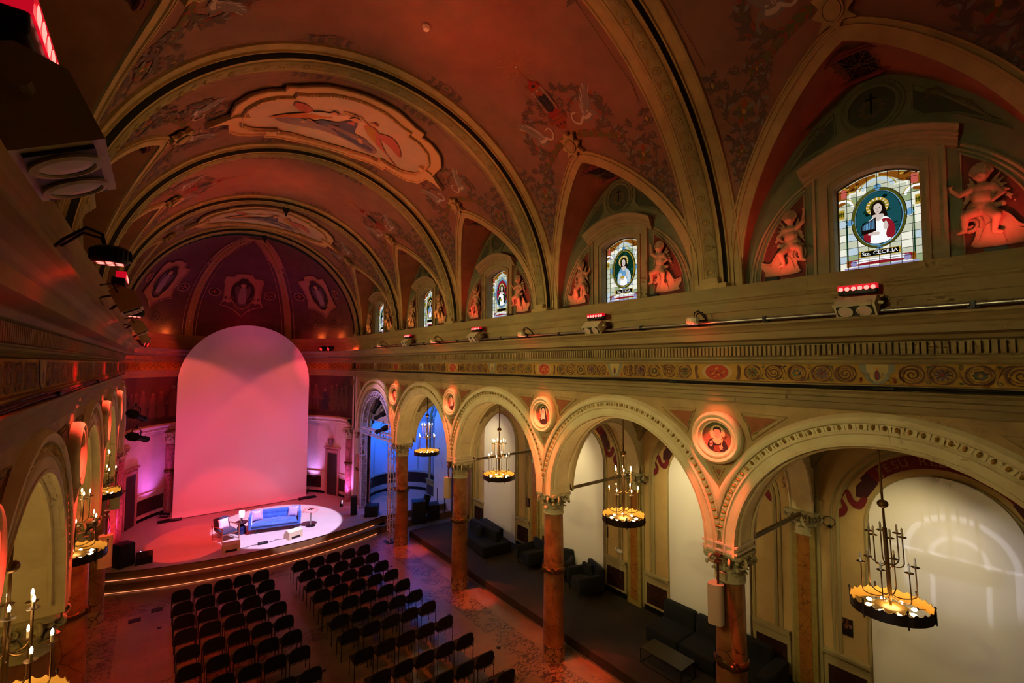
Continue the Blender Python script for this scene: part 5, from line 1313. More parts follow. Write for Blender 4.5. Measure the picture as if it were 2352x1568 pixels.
def sofa():
    t = empty('blue_sofa', (.78, 22.72, STG), radians(-13)); L = 2.05
    b = MB(); b.rbox((0, 0, .27), (L - .2, .82, .18), .05); b.build('seat_base', VELV, t, smooth=True)
    b = MB(); n, m = 28, 12; rows = []
    for j in range(m + 1):
        v = j / m; y = -.44 + .80 * v; row = []
        for i in range(n + 1):
            u = i / n; x = -(L / 2 - .13) + (L - .26) * u
            e = min(1, 8 * min(u, 1 - u), 5 * min(v, 1 - v)) ; tuft = abs(sin(u * pi * 8)) * .5 + abs(sin(v * pi * 3)) * .5
            row.append((x, y, .36 + .11 * e ** .5 * (.6 + .4 * tuft)))
        rows.append(row)
    b.grid(rows); b.box((0, -.04, .34), (L - .26, .80, .06)); b.build('tufted_seat', VELV, t, smooth='all')
    b = MB(); n, m = 28, 8; rows = []
    for j in range(m + 1):
        v = j / m; row = []
        for i in range(n + 1):
            u = i / n; tuft = abs(sin(u * pi * 8)) * .5 + abs(sin(v * pi * 2)) * .5
            row.append((-(L / 2 - .12) + (L - .24) * u, .30 - .04 * tuft + .06 * v, .42 + .36 * v))
        rows.append(row)
    b.grid(rows); b.rbox((0, .40, .50), (L, .14, .60), .04); b.build('backrest', VELV, t, smooth=True)
    for s in (-1, 1):
        b = MB(); b.rbox((s * (L / 2 - .06), 0, .50), (.12, .92, .60), .04)
        b.tube([(s * (L / 2 + .005), -.40 + .8 * q / 8, .5 + .18 * sin(pi * q / 8)) for q in range(9)], .008, 5)
        b.build('armrest', VELV, t, smooth=True)
    for sx in (-1, 1):
        for sy in (-1, 1):
            b = MB(); b.box((sx * .72, sy * .30, .09), (.05, .05, .19)); b.build('leg', mat('dark_wood', '2a1810', .5), t)
    tag(t, 'tufted blue velvet sofa in the white spotlight on the stage', 'sofa')
    return t
sofa()
def pillow_mesh(w=.46, th=.14, n=10):
    b = MB(); top = []; bot = []
    for j in range(n + 1):
        a = []; c = []
        for i in range(n + 1):
            u, v = -1 + 2 * i / n, -1 + 2 * j / n; pin = 1 - .10 * (1 - abs(u)) * abs(v) * 1.0 - .0; px = 1 - .09 * (1 - v * v) if abs(u) > .0 else 1
            x = u * w / 2 * (1 - .08 * (1 - v * v)); y = v * w / 2 * (1 - .08 * (1 - u * u)); h = th / 2 * ((1 - u ** 4) * (1 - v ** 4)) ** .6
            a.append((x, h, y)); c.append((x, -h, y))
        top.append(a); bot.append(c)
    b.grid(top); b.grid([r[::-1] for r in bot]); return b
PUR = mat('mauve_satin', 'a890b4', .4, sheen=.3)
def pil(loc, rx, rz, w, m, nm, lb):
    o = pillow_mesh(w).build(nm, m, smooth='all'); o.location = loc; o.rotation_euler = (rx, 0, rz); tag(o, lb, 'pillow'); return o
R0 = Matrix.Rotation(radians(-13), 4, 'Z')
for dx, lb, a in ((-.72, 'mauve cushion leaning in the sofa corner beside the lamp table', .25), (.70, 'mauve cushion tilted in the sofa corner beside the red-topped table', -.25)):
    p = R0 @ Vector((dx, .10, 0)); q = pil((.78 + p.x, 22.72 + p.y, STG + .66), radians(-20), radians(-13) + a, .44, PUR, 'sofa_pillow', lb)
def armchair():
    t = empty('armchair', (-1.12, 22.62, STG), radians(24)); WD = mat('reddish_wood', '8a4a34', .4)  # frame wood is a plain reddish brown
    b = MB(); b.rbox((0, -.02, .38), (.60, .62, .14), .05, Matrix.Rotation(radians(7), 3, 'X')); b.build('seat', VELD, t, smooth=True)
    b = MB(); b.rbox((0, .32, .62), (.60, .12, .50), .05, Matrix.Rotation(radians(-14), 3, 'X')); b.build('backrest', VELD, t, smooth=True)
    for s in (-1, 1):
        for y, h in ((-.36, .56), (.34, .58)):
            b = MB(); b.cyl((s * .35, y, 0), (s * .35, y, h), .016, 8, .02); b.build('leg', WD, t, smooth=True)
        b = MB(); b.rbox((s * .35, -.01, .58), (.045, .80, .03), .012); b.build('armrest', WD, t, smooth=True)
        b = MB(); b.cyl((s * .35, -.34, .24), (s * .35, .33, .18), .012, 6); b.build('stretcher', WD, t)
    b = MB(); b.cyl((-.35, -.34, .30), (.35, -.34, .30), .012, 6); b.cyl((-.35, .33, .26), (.35, .33, .26), .012, 6); b.build('seat_frame', WD, t)
    tag(t, 'low dark navy armchair with slim reddish wooden frame on the stage', 'armchair')
armchair()
pil((-1.18, 22.78, STG + .62), radians(-16), radians(24), .42, mat('silver_satin', 'd8c4d0', .35), 'chair_pillow', 'shiny pale satin pillow in the navy armchair')
def small(name, loc, parts, lb, cat):
    t = empty(name, loc)
    for nm, m, f in parts:
        b = MB(); f(b); b.build(nm, m, t, smooth=True)
    tag(t, lb, cat); return t
NAVY = mat('glossy_navy', '141a4a', .25)
small('drum_side_table', (-.50, 23.0, STG), [('pedestal', NAVY, lambda b: b.lathe([(.19, 0), (.20, .03), (.19, .16), (.15, .30), (.10, .36), (.12, .38)], n=24)), ('table_top', mat('dark_plum_metal', '2a1428', .3, .4), lambda b: b.lathe([(.10, .38), (.16, .41), (.24, .47), (.245, .50), (.0, .49)], n=24))], 'small waisted navy side table between armchair and blue sofa', 'side table')
small('table_lamp', (-.50, 23.0, STG + .495), [('lamp_base', mat('chrome', 'c8c8d0', .15, 1), lambda b: b.lathe([(.07, 0), (.05, .06), (.035, .10), (.06, .17), (.07, .19)], n=20)), ('lamp_shade', mat('opal_glass', 'f0f0ff', .4, emit=.6, ecol='f4e8ff'), lambda b: b.lathe([(.10, .18), (.115, .20), (.115, .45), (.10, .47)], n=24))], 'white cylinder-shaded table lamp on the navy side table', 'table lamp')
def cloth(b):
    rows = [];
    for r in (0.001, .2, .33, .335): rows.append([(r * cos(2 * pi * k / 32), r * sin(2 * pi * k / 32), .735 if r < .334 else .70) for k in range(32)])
    rows.append([((.335 + .02 * cos(4 * 2 * pi * k / 32)) * cos(2 * pi * k / 32), (.335 + .02 * cos(8 * pi * k / 32)) * sin(2 * pi * k / 32), .70 - .07 * max(0, cos(4 * 2 * pi * k / 32)) ** 3) for k in range(32)]); b.grid(rows, True)
small('round_table', (2.12, 22.15, STG), [('base', BLACK, lambda b: b.lathe([(.21, 0), (.21, .015), (.05, .03), (.0, .03)], n=28)), ('stem', STEEL, lambda b: b.cyl((0, 0, .02), (0, 0, .71), .025, 12)), ('table_top', BLACK, lambda b: b.lathe([(.30, .70), (.32, .72), (.32, .73), (0, .73)], n=32))], 'small round pedestal table on the stage, draped with a red-lit cloth', 'table')
b = MB(); cloth(b); o = b.build('tablecloth', mat('coral_cloth', 'e08078', .8), smooth='all'); o.location = (2.12, 22.15, STG); tag(o, 'coral cloth hanging in points over the small round table', 'tablecloth')
for i, (dx, dy, a) in enumerate(((-.05, .03, .5), (.06, -.02, .4))):
    b = MB(); b.rbox((0, 0, .012), (.17, .05, .02), .008); o = b.build('microphone', BLACK, smooth=True); o.location = (2.12 + dx, 22.15 + dy, STG + .738); o.rotation_euler.z = a
    tag(o, 'slim black handset lying on the red cloth, %s one' % ('sofa-side' if i == 0 else 'front'), 'handset')
def monitor(loc, rz, lb):
    t = empty('stage_monitor', loc, rz); b = MB()
    b.prism([(-.2, 0), (.22, 0), (.22, .16), (.05, .36), (-.2, .30)], lambda a, z, d: (d, -a, z), -.30, .30); b.build('cabinet', IVORY, t)
    b = MB(); b.box((0, .205, .07), (.38, .01, .08)); b.box((0, -.225, .07), (.4, .012, .1)); b.build('handle_slot', BLACK, t)
    tag(t, lb, 'stage monitor', 'wedge monitors at the stage edge', 'thing')
monitor((-1.08, 21.15, STG), radians(-4) + pi, 'beige wedge speaker at the stage edge in front of the armchair')
monitor((1.18, 21.15, STG), radians(18) + pi, 'beige wedge speaker at the stage edge in front of the sofa')
b = MB(); b.rbox((0.03, 21.15, STG + .04), (.36, .16, .08), .02); tag(b.build('power_strip', BLACK, smooth=True), 'black power box on the stage floor between the two wedge speakers', 'power strip')
b = MB()
b.tube(smoothpoly3 := [(-.8, 21.2, STG + .012), (-.6, 21.12, STG + .012), (-.4, 21.2, STG + .012), (-.15, 21.15, STG + .02)], .009, 5)
b.tube([(.2, 21.15, STG + .02), (.4, 21.2, STG + .012), (.55, 21.3, STG + .012), (.75, 21.2, STG + .012), (.95, 21.25, STG + .012)], .009, 5)
tag(b.build('stage_cable', BLACK, smooth=True), 'black cable running along the stage front to the power box', 'cable')
def lightbar(loc, rz, lb, col='d0b0ff', tilt=.6, L=.55):
    t = empty('led_bar_light', loc, rz); M = Matrix.Rotation(tilt, 3, 'X')
    b = MB(); b.rbox((0, 0, .16), (L, .09, .10), .015, M); b.build('housing', BLACK, t, smooth=True)
    b = MB()
    for q in range(8): b.lathe([(.024, 0), (.0, .002)], Vector((0, 0, .16)) + M @ Vector((-L / 2 + L * (q + .5) / 8, 0, .052)), 10, M)
    b.build('lens_row', glow('led_' + col, col, 9), t)
    b = MB(); b.box((0, 0, .01), (L * .7, .16, .02)); b.cyl((-L * .3, 0, .02), (-L * .3, 0, .16), .01, 6); b.cyl((L * .3, 0, .02), (L * .3, 0, .16), .01, 6); b.build('stand', BLACK, t)
    tag(t, lb, 'stage light', 'floor LED bars on the stage', 'thing')
lightbar((3.25, 27.7, STG), radians(-140), 'lilac LED bar on the floor between screen and apse door')
lightbar((4.15, 24.25, STG), radians(70), 'lilac LED bar on the stage floor near the truss')
lightbar((-3.75, 22.35, STG + .0), radians(-70), 'LED bar glowing lilac at the shadowed corner of the stage', tilt=.9)
lightbar((-3.1, 27.6, STG), radians(140), 'LED bar hidden at the shadow-side pilaster foot')
def spk(name, loc, rz, d, lb, m=BLACK, cat='speaker'):
    t = empty(name, loc, rz); b = MB(); b.rbox((0, 0, d[2] / 2 + .03), d, .03); b.build('cabinet', m, t, smooth=True)
    b = MB(); b.rbox((0, -d[1] / 2 - .004, d[2] / 2 + .03), (d[0] * .88, .012, d[2] * .88), .005); b.build('grille', mat('speaker_grille', '060606', .8), t, smooth=True)
    for sx in (-1, 1):
        for sy in (-1, 1): b = MB(); b.lathe([(.025, 0), (.02, .03)], (sx * d[0] * .38, sy * d[1] * .38, 0), 8); b.build('foot', BLACK, t)
    tag(t, lb, cat, kind='thing'); return t
spk('subwoofer', (4.85, 21.85, STG), radians(-30), (.62, .58, .50), 'large black subwoofer box at the foot of the truss arch')
spk('tower_speaker', (4.20, 22.55, STG), radians(-20), (.30, .32, .85), 'narrow black upright speaker beside the subwoofer near the apse pilaster')
spk('subwoofer', (-4.35, 21.9, STG), radians(30), (.5, .5, .8), 'black cabinet in the shadowed stage corner behind the hung speaker')
b = MB(); b.prism([(-.18, 0), (.2, 0), (.22, .25), (.02, .42), (-.2, .3)], lambda a, z, d: (-3.75 + d, 21.85 - a, STG + z), -.25, .25); tag(b.build('floor_speaker', BLACK), 'black wedge-shaped box at the shadowed stage corner by the glowing bar', 'speaker')
for loc, d, lb in (((6.6, 20.4, PLZ), (.62, .60, 1.05), 'tall black road case on wheels behind the columns, beside the leaning cases'), ((7.5, 20.6, PLZ), (.55, .60, .70), 'lower black road case with round corners next to the tall one')):
    t = spk('road_case', loc, radians(-20), d, lb, cat='road case')
b = MB(); b.rbox((7.15, 20.8, PLZ + .70), (.30, .22, .9), .04, Matrix.Rotation(.35, 3, 'Y')); tag(b.build('folded_stand_bag', BLACK, smooth=True), 'long black bag leaning on the road cases', 'bag')
b = MB(); b.tube([(8.3, 20.9, PLZ), (8.3, 20.9, PLZ + .85), (8.35, 20.7, PLZ + .98), (8.5, 20.2, PLZ + .98)], .02, 8); b.tube([(8.1, 21.3, STG), (8.1, 21.3, STG + .9)], .018, 8); tag(b.build('hand_rail', BLACK, smooth=True), 'thin black handrail by the chapel steps', 'handrail')

# ---- truss
def truss():
    t = empty('lighting_truss', (4.92, 0, 0))
    y0, y1 = 19.72, 23.35; X = 0
    for y, z0, z1 in ((y0, .02, 4.6), (y1, STG + .02, 4.6)):
        b = MB(); h = .13
        for dx in (-h, h):
            for dy in (-h, h): b.cyl((dx, y + dy, z0), (dx, y + dy, z1), .026, 6)
        n = int((z1 - z0) / .42)
        for i in range(n + 1):
            z = z0 + .05 + (z1 - z0 - .1) * i / n
            for a, c in (((-h, -h), (h, -h)), ((h, -h), (h, h)), ((h, h), (-h, h)), ((-h, h), (-h, -h))): b.cyl((a[0], y + a[1], z), (c[0], y + c[1], z), .017, 5)
            if i < n:
                z2 = z0 + .05 + (z1 - z0 - .1) * (i + 1) / n; s = 1 if i % 2 else -1
                b.cyl((-h * s, y - h, z), (h * s, y - h, z2), .014, 5); b.cyl((-h, y - h * s, z), (-h, y + h * s, z2), .014, 5)
        b.build('truss_tower', TRUSSM, t)
    b = MB(); b.box((0, y1, 2.0), (.22, .22, 2.5)); b.build('white_cover', mat('white_scrim', 'a8a4a8', .9), t)
    b = MB()
    for dx in (-.13, .13):
        for dz in (0, .26): b.cyl((dx, y0, 4.42 + dz), (dx, y1, 4.42 + dz), .027, 6)
    for i in range(11):
        y = y0 + (y1 - y0) * i / 10
        b.cyl((-.13, y, 4.42), (-.13, y, 4.68), .017, 5); b.cyl((.13, y, 4.42), (.13, y, 4.68), .017, 5); b.cyl((-.13, y, 4.42), (.13, y, 4.42), .017, 5); b.cyl((-.13, y, 4.68), (.13, y, 4.68), .017, 5)
    b.build('cross_beam', TRUSSM, t)
    b = MB(); yc, R1, R2 = (y0 + y1) / 2, 1.95, 1.70
    for dx in (-.13, .13):
        for R in (R1, R2): b.tube([(dx, yc + R * cos(pi * i / 30), 4.68 + R * .98 * sin(pi * i / 30)) for i in range(31)], .027, 6)
    for i in range(25):
        a = pi * i / 24
        for dx in (-.13, .13): b.cyl((dx, yc + R1 * cos(a), 4.68 + R1 * .98 * sin(a)), (dx, yc + R2 * cos(a), 4.68 + R2 * .98 * sin(a)), .016, 5)
        for R in (R1, R2): b.cyl((-.13, yc + R * cos(a), 4.68 + R * .98 * sin(a)), (.13, yc + R * cos(a), 4.68 + R * .98 * sin(a)), .016, 5)
        if i < 24:
            a2 = pi * (i + 1) / 24; b.cyl((-.13, yc + R1 * cos(a), 4.68 + R1 * sin(a)), (-.13, yc + R2 * cos(a2), 4.68 + R2 * sin(a2)), .013, 5)
    b.build('truss_arch', TRUSSM, t)
    b = MB(); b.box((0, y0, .01), (.55, .55, .02)); b.build('base_plate', BLACK, t)
    tag(t, 'aluminium lattice truss framing the arch next to the stage with a round top', 'truss', kind='thing')
truss()
def profile(loc, direction, lb, sz=1.):
    t = empty('profile_spotlight', loc); d = Vector(direction).normalized(); q = d.to_track_quat('Z', 'Y').to_matrix()
    b = MB(); b.lathe([(.10, -.30), (.12, -.25), (.12, -.02), (.085, .02), (.085, .30), (.10, .31), (.10, .42), (.085, .42)], (0, 0, 0), 16, q * 1.0)
    for k in range(6): b.lathe([(.125, -.24 + .04 * k), (.135, -.23 + .04 * k), (.125, -.22 + .04 * k)], (0, 0, 0), 12, q)
    b.build('barrel', BLACK, t, smooth=True)
    b = MB(); side = q @ Vector((1, 0, 0)); b.tube([side * .14, side * .15 + Vector((0, 0, .22)), Vector((0, 0, .30)), -side * .15 + Vector((0, 0, .22)), -side * .14], .014, 5); b.cyl((0, 0, .28), (0, 0, .40), .02, 6); b.build('yoke', BLACK, t)
    b = MB(); b.lathe([(.082, .415), (0, .415)], (0, 0, 0), 16, q); b.build('lens', mat('dark_lens', '101828', .1), t)
    t.scale = (sz,) * 3
    tag(t, lb, 'stage light', 'theatre spotlights at the stage arches', 'thing'); return t
profile((4.80, 21.1, 6.05), (-.5, .3, -.9), 'black moving head light hanging highest inside the truss arch', 1.25)
profile((4.80, 20.75, 5.55), (-.5, .95, -.55), 'black spotlight angled downward at mid height in the truss arch')
profile((4.80, 20.55, 4.90), (-.5, .95, -.45), 'black spotlight just above the truss cross beam')
profile((-4.15, 20.9, 6.1), (.6, .8, -.45), 'upper black spotlight clamped near the shadowed end arch', 1.1)
profile((-4.10, 20.7, 5.35), (.7, .8, -.35), 'lower black spotlight clamped near the shadowed end arch', 1.1)

# ---- hung speakers on the columns
def hung(loc, rz, lb, h=.72, pole=.55):
    t = empty('hung_speaker', loc, rz); b = MB()
    o = smoothpoly([(-.11, -.10), (.11, -.10), (.12, .02), (.06, .13), (-.06, .13), (-.12, .02)], 3)
    b.prism(o, lambda a, c, d: (a, c, d), -h, 0); b.build('cabinet', mat('ivory_speaker', 'b0a888', .5), t, smooth=True)
    b = MB(); b.cyl((0, .05, 0), (0, .05, pole), .022, 8); b.box((0, .06, pole * .75), (.09, .1, .05)); b.box((0, .06, pole * .95), (.09, .1, .05)); b.build('pole', mat('copper_pole', '7c4c38', .4, .6), t)
    b = MB(); b.tube([(.03, .06, pole * .8), (.06, .08, pole * .4), (.03, .07, .02)], .006, 5); b.build('cable', BLACK, t)
    tag(t, lb, 'speaker', 'column speakers hung below the capitals', 'thing')
hung((XC - .45, 4.50, 3.90), pi, 'ivory column speaker hung on a pole in front of the nearest column')
hung((XC - .42, 14.42, 3.90), pi, 'ivory column speaker with pink top hung at the third column')
hung((XC - .40, 23.7, 4.1), pi, 'slim grey speaker hung beside the truss at the apse end', .8, .3)
hung((-XC + LSH + .52, 14.3, 3.95), 0, 'ivory hung speaker with orange-lit top on the shadowed arcade')
hung((-XC + LSH + .42, 19.3, 4.05), 0, 'bluish hung speaker further along the shadowed arcade')

# ================================================================ CHANDELIERS
BULB = glow('lit_bulb', 'ffdcaa', 14); BULBOFF = mat('clear_bulb', 'c8c0a8', .1)
def chandelier(lit):
    t = empty('chandelier'); n = 48
    b = MB(); b.cyl((0, 0, .02), (0, 0, 2.42), .016, 8); b.cyl((0, 0, .25), (0, 0, 1.2), .028, 8); b.build('rod', BRASS, t, smooth=True)
    b = MB(); b.ball((0, 0, 1.55), (.072, .072, .062), 16, 12); b.build('ball', BRASS, t, smooth='all')
    # crown ring with scalloped upper edge
    b = MB(); R = .49; n = 96
    def sc(k): return .15 + .022 * abs(sin(pi * k / 96 * 24)) ** .5 * -1 + .03
    lo = [(R * cos(2 * pi * k / n), R * sin(2 * pi * k / n), 0) for k in range(n)]; hi = [(R * cos(2 * pi * k / n), R * sin(2 * pi * k / n), .175 - .035 * abs(sin(pi * k / 96 * 24)) ** .6) for k in range(n)]
    li = [(p[0] * .985, p[1] * .985, p[2]) for p in lo]; hi2 = [(p[0] * .985, p[1] * .985, p[2]) for p in hi]
    b.grid([lo, hi], True, 0); b.grid([hi, hi2], True, 1); b.grid([hi2, li], True, 1); b.grid([li, lo], True, 0)
    for k in range(72): a = 2 * pi * k / 72; b.ball((R * 1.004 * cos(a), R * 1.004 * sin(a), .02), .007, 4, 3, mi=0)
    b.build('crown_ring', [mat('dark_bronze', '2c1c0c', .45, .5), mat('ring_gold', 'c8983c', .5, .3)], t, smooth=True)
    for k in range(6):
        a = 2 * pi * k / 6 + .3; b = MB(); b.cyl((R * 1.015 * cos(a), R * 1.015 * sin(a), -.03), (R * 1.015 * cos(a), R * 1.015 * sin(a), .20), .011, 6); b.ball((R * 1.015 * cos(a), R * 1.015 * sin(a), .21), .018, 6, 5); b.build('ring_stud', mat('dark_bronze', '2c1c0c', .45, .5), t)
    b = MB(); b.lathe([(0.0, .02), (.19, .02), (.205, .04), (.205, .075), (.19, .085), (.0, .085)], n=32)
    b.build('hub_disc', [mat('hub_gold', '8c7038', .5, .3)], t, smooth=True)
    b = MB()
    for k in range(6): a = 2 * pi * k / 6; b.cyl((.2 * cos(a), .2 * sin(a), .03), (R * .98 * cos(a), R * .98 * sin(a), .03), .006, 5)
    b.build('spokes', BRASS, t)
    for k in range(8):
        a = 2 * pi * (k + .35) / 8; d = Vector((cos(a), sin(a), 0)); b = MB(); q = d.to_track_quat('Z', 'Y').to_matrix()
        b.lathe([(.018, 0), (.018, .04)], d * .20 + Vector((0, 0, .06)), 8, q, 0); b.lathe([(.010, .04), (.026, .075), (.024, .10), (.0, .125)], d * .20 + Vector((0, 0, .06)), 8, q, 1)
        b.build('ring_bulb', [IVORY, BULB], t, smooth=True)
    for tier, (m, R1, zt, zb) in enumerate(((6, .20, 1.10, .72), (6, .33, .66, .26))):
        for k in range(m):
            a = 2 * pi * (k + .5 * tier + .2) / m; c, s = cos(a), sin(a); arm = empty('candle_arm'); arm.parent = t
            b = MB(); pts = [(.02 * c, .02 * s, zb + .02)] + [((R1 / 2 - R1 / 2 * cos(pi * i / 10)) * c, (R1 / 2 - R1 / 2 * cos(pi * i / 10)) * s, zb + (.0 if 0 else .02) - .085 * sin(pi * i / 10)) for i in range(1, 11)] + [(R1 * c, R1 * s, zt)]
            b.tube(pts, .0085, 6); b.build('arm_tube', BRASS, arm, smooth=True)
            b = MB(); b.lathe([(.0, zt), (.05, zt + .004), (.055, zt + .010), (.0, zt + .008)], (R1 * c, R1 * s, 0), 14); b.build('drip_pan', BRASS, arm, smooth=True)
            b = MB(); b.lathe([(.0145, zt), (.0145, zt + .075)], (R1 * c, R1 * s, 0), 8); b.build('candle_sleeve', IVORY, arm, smooth=True)
            b = MB(); b.lathe([(.006, zt + .075), (.015, zt + .095), (.013, zt + .12), (.003, zt + .145)], (R1 * c, R1 * s, 0), 8); b.build('bulb', BULB if lit else BULBOFF, arm, smooth=True)
    return t
chl = {(1, 0): 'largest crown chandelier, with unlit candles, in the nearest arch', (1, 1): 'crown chandelier with all candles lit in the second arch from the viewer', (1, 2): 'lit crown chandelier hanging in the third arch against the white panel', (1, 3): 'small-looking lit chandelier in front of the blue chapel light',
       (-1, 1): 'chandelier of the dark arcade nearest the viewer, cropped by the frame', (-1, 2): 'middle chandelier of the dark arcade, gold ring beside a scrolled capital', (-1, 3): 'farthest chandelier of the dark arcade, beside the bluish hung speaker'}
cd0 = chandelier(False); cd1 = chandelier(True); first = True; CHL = []
for (s, i), lb in chl.items():
    if (s, i) == (1, 0): c = cd0
    else: c = cd1 if first else copy_tree(cd1); first = False
    y = COLY[2 + i] - BAY / 2
    c.location = (XC - .07, y, 4.31) if s > 0 else (-XC + LSH + .20, y, 4.31)
    if (s, i) == (1, 0): c.rotation_euler = (radians(-2), radians(1.5), .3)
    else: c.rotation_euler.z = .5 * i
    tag(c, lb, 'chandelier', 'crown chandeliers in the arcade arches', 'thing'); CHL.append((s, i, c.location.copy()))

# ================================================================ AUDIENCE CHAIRS
def chair():
    t = empty('stacking_chair')
    b = MB(); n = 10; rows = []
    out = smoothpoly([(-.235, .46), (-.245, .60), (-.225, .72), (-.14, .80), (0, .82), (.14, .80), (.225, .72), (.245, .60), (.235, .46), (.12, .445), (-.12, .445)], 3)
    fnb = lambda a, z, d: (a, -.20 - .06 * (z - .45) / .37 + .05 * (a / .24) ** 2 - d, z)
    b.prism(out, fnb, -.018, .018); b.build('backrest', BLKF, t, smooth=True)
    b = MB(); b.rbox((0, .03, .445), (.47, .44, .05), .022); b.build('seat', BLKF, t, smooth=True)
    for sx in (-1, 1):
        b = MB(); b.tube([(sx * .235, -.20, 0), (sx * .235, -.205, .44), (sx * .238, -.225, .62)], .011, 6); b.build('leg', BLACK, t, smooth=True)
        b = MB(); b.tube([(sx * .235, .22, 0), (sx * .235, .205, .42)], .011, 6); b.build('leg', BLACK, t, smooth=True)
    b = MB(); b.tube([(-.225, -.20, .415), (.225, -.20, .415), (.225, .2, .415), (-.225, .2, .415)], .009, 5, closed=True); b.build('seat_frame', BLACK, t)
    return t
ch = chair(); first = True
ROWS = [18.23, 17.30, 16.42, 15.55, 14.62, 13.72, 12.84, 11.82, 10.75, 9.80, 8.95, 8.1]
ORD = ['front', 'second', 'third', 'fourth', 'fifth', 'sixth', 'seventh', 'eighth', 'ninth', 'tenth', 'eleventh', 'twelfth']
for blk, xs, nm in (('L', [-2.77, -2.20, -1.64, -1.09, -.53], 'armchair block'), ('R', [.74, 1.32, 1.90, 2.48, 3.07], 'column block')):
    for r, y in enumerate(ROWS):
        if blk == 'L' and r > 9: continue
        for ci, x in enumerate(xs):
            # rows that fall out of the bottom of the frame are left out
            if blk == 'L' and ((r == 9 and ci < 4) or (r == 8 and ci < 1)): continue
            if blk == 'R' and ((r == 11) or (r == 10 and ci < 2) or (r == 9 and ci < 1)): continue
            c = ch if first else copy_tree(ch); first = False
            c.location = (x, y, 0); c.rotation_euler.z = radians(random.uniform(-2, 2))
            seat = ['outermost seat by dark arcade', 'second seat from dark arcade', 'middle seat', 'second seat from bright columns', 'outermost seat by bright columns'][ci]
            tag(c, 'black chair, %s, %s row from stage, %s' % (nm, ORD[r], seat), 'chair', 'black audience chairs in two blocks', 'thing')

# ================================================================ LOUNGE FURNITURE on the aisle platform
def lounge():
    # backless double sofa near the third column
    t = empty('island_sofa', (7.55, 16.15, PLZ), radians(-8))
    b = MB(); b.rbox((0, 0, .24), (1.3, 2.3, .40), .05); b.build('base', CHARC, t, smooth=True)
    b = MB(); b.rbox((.05, .1, .62), (.28, 2.0, .45), .06, Matrix.Rotation(.15, 3, 'Z')); b.build('backrest', CHARC, t, smooth=True)
    b = MB(); b.rbox((.48, .35, .56), (.36, 1.6, .36), .05); b.build('side_bolster', CHARC, t, smooth=True)
    tag(t, 'dark island sofa with central backrest behind the third column', 'sofa', kind='thing')
    b = MB(); b.rbox((0, 0, .0), (.12, .40, .40), .05, Matrix.Rotation(.3, 3, 'Y')); o = b.build('sofa_cushion', CHARC, smooth=True); o.location = (7.2, 16.1, PLZ + .72); tag(o, 'dark square cushion propped on the island sofa', 'cushion')
    def tub(loc, rz, lb, sc=1.):
        t = empty('lounge_armchair', loc, rz)
        b = MB(); b.rbox((0, -.02, .30), (.62, .66, .26), .06); b.build('seat', CHARC, t, smooth=True)
        b = MB(); b.rbox((0, .36, .46), (.86, .16, .66), .06); b.build('backrest', CHARC, t, smooth=True)
        for s in (-1, 1): b = MB(); b.rbox((s * .38, .0, .40), (.14, .80, .46), .05); b.build('armrest', CHARC, t, smooth=True)
        for sx in (-1, 1):
            for sy in (-1, 1): b = MB(); b.cyl((sx * .34, sy * .32, 0), (sx * .36, sy * .34, .18), .012, 6, .02); b.build('leg', BLACK, t)
        t.scale = (sc,) * 3
        tag(t, lb, 'armchair', 'dark armchairs on the aisle platform', 'thing')
    tub((7.95, 13.55, PLZ), radians(-100), 'dark armchair facing the nave, half behind the second column', 1.1)
    tub((8.1, 12.25, PLZ), radians(-60), 'dark armchair directly behind the second column, next to the wall', 1.1)
    tub((8.0, 10.85, PLZ), radians(-110), 'dark armchair with a leaning cushion, nearest to the second chandelier', 1.15)
    b = MB(); b.rbox((0, 0, 0), (.14, .42, .40), .05, Matrix.Rotation(-.3, 3, 'Y')); o = b.build('chair_cushion', CHARC, smooth=True); o.location = (8.2, 10.9, PLZ + .72); tag(o, 'dark cushion leaning in the armchair under the second chandelier', 'cushion')
    t = empty('sectional_sofa', (7.95, 6.6, PLZ))
    for y, s in ((1.0, 1), (0, 2), (-1.0, 3)):
        b = MB(); b.rbox((-.12, y - .1, .22), (.98, .98, .38), .05); b.build('seat_module', CHARC, t, smooth=True)
        b = MB(); b.rbox((.36, y - .1, .60), (.22, .96, .52), .06, Matrix.Rotation(.12, 3, 'Y')); b.build('back_cushion', CHARC, t, smooth=True)
    b = MB(); b.rbox((-.05, -1.72, .34), (1.15, .30, .60), .06); b.build('armrest', CHARC, t, smooth=True)
    b = MB(); b.rbox((.54, -.1, .36), (.12, 3.0, .62), .04); b.build('back_frame', CHARC, t, smooth=True)
    tag(t, 'long dark grey sectional sofa against the wall behind the nearest column', 'sofa', kind='thing')
    t = empty('coffee_table', (6.76, 6.92, PLZ)); b = MB(); b.box((0, 0, .375), (.60, 1.18, .02)); b.build('table_top', mat('dark_table_top', '2a2418', .4), t)
    for sx in (-1, 1):
        for sy in (-1, 1): b = MB(); b.box((sx * .29, sy * .58, .185), (.018, .018, .37)); b.build('leg', BLACK, t)
    b = MB()
    for sx in (-1, 1): b.box((sx * .29, 0, .01), (.018, 1.16, .018))
    for sy in (-1, 1): b.box((0, sy * .58, .01), (.58, .018, .018))
    b.build('floor_frame', BLACK, t)
    tag(t, 'low rectangular coffee table with thin black wire frame on the carpeted platform', 'coffee table')
lounge()
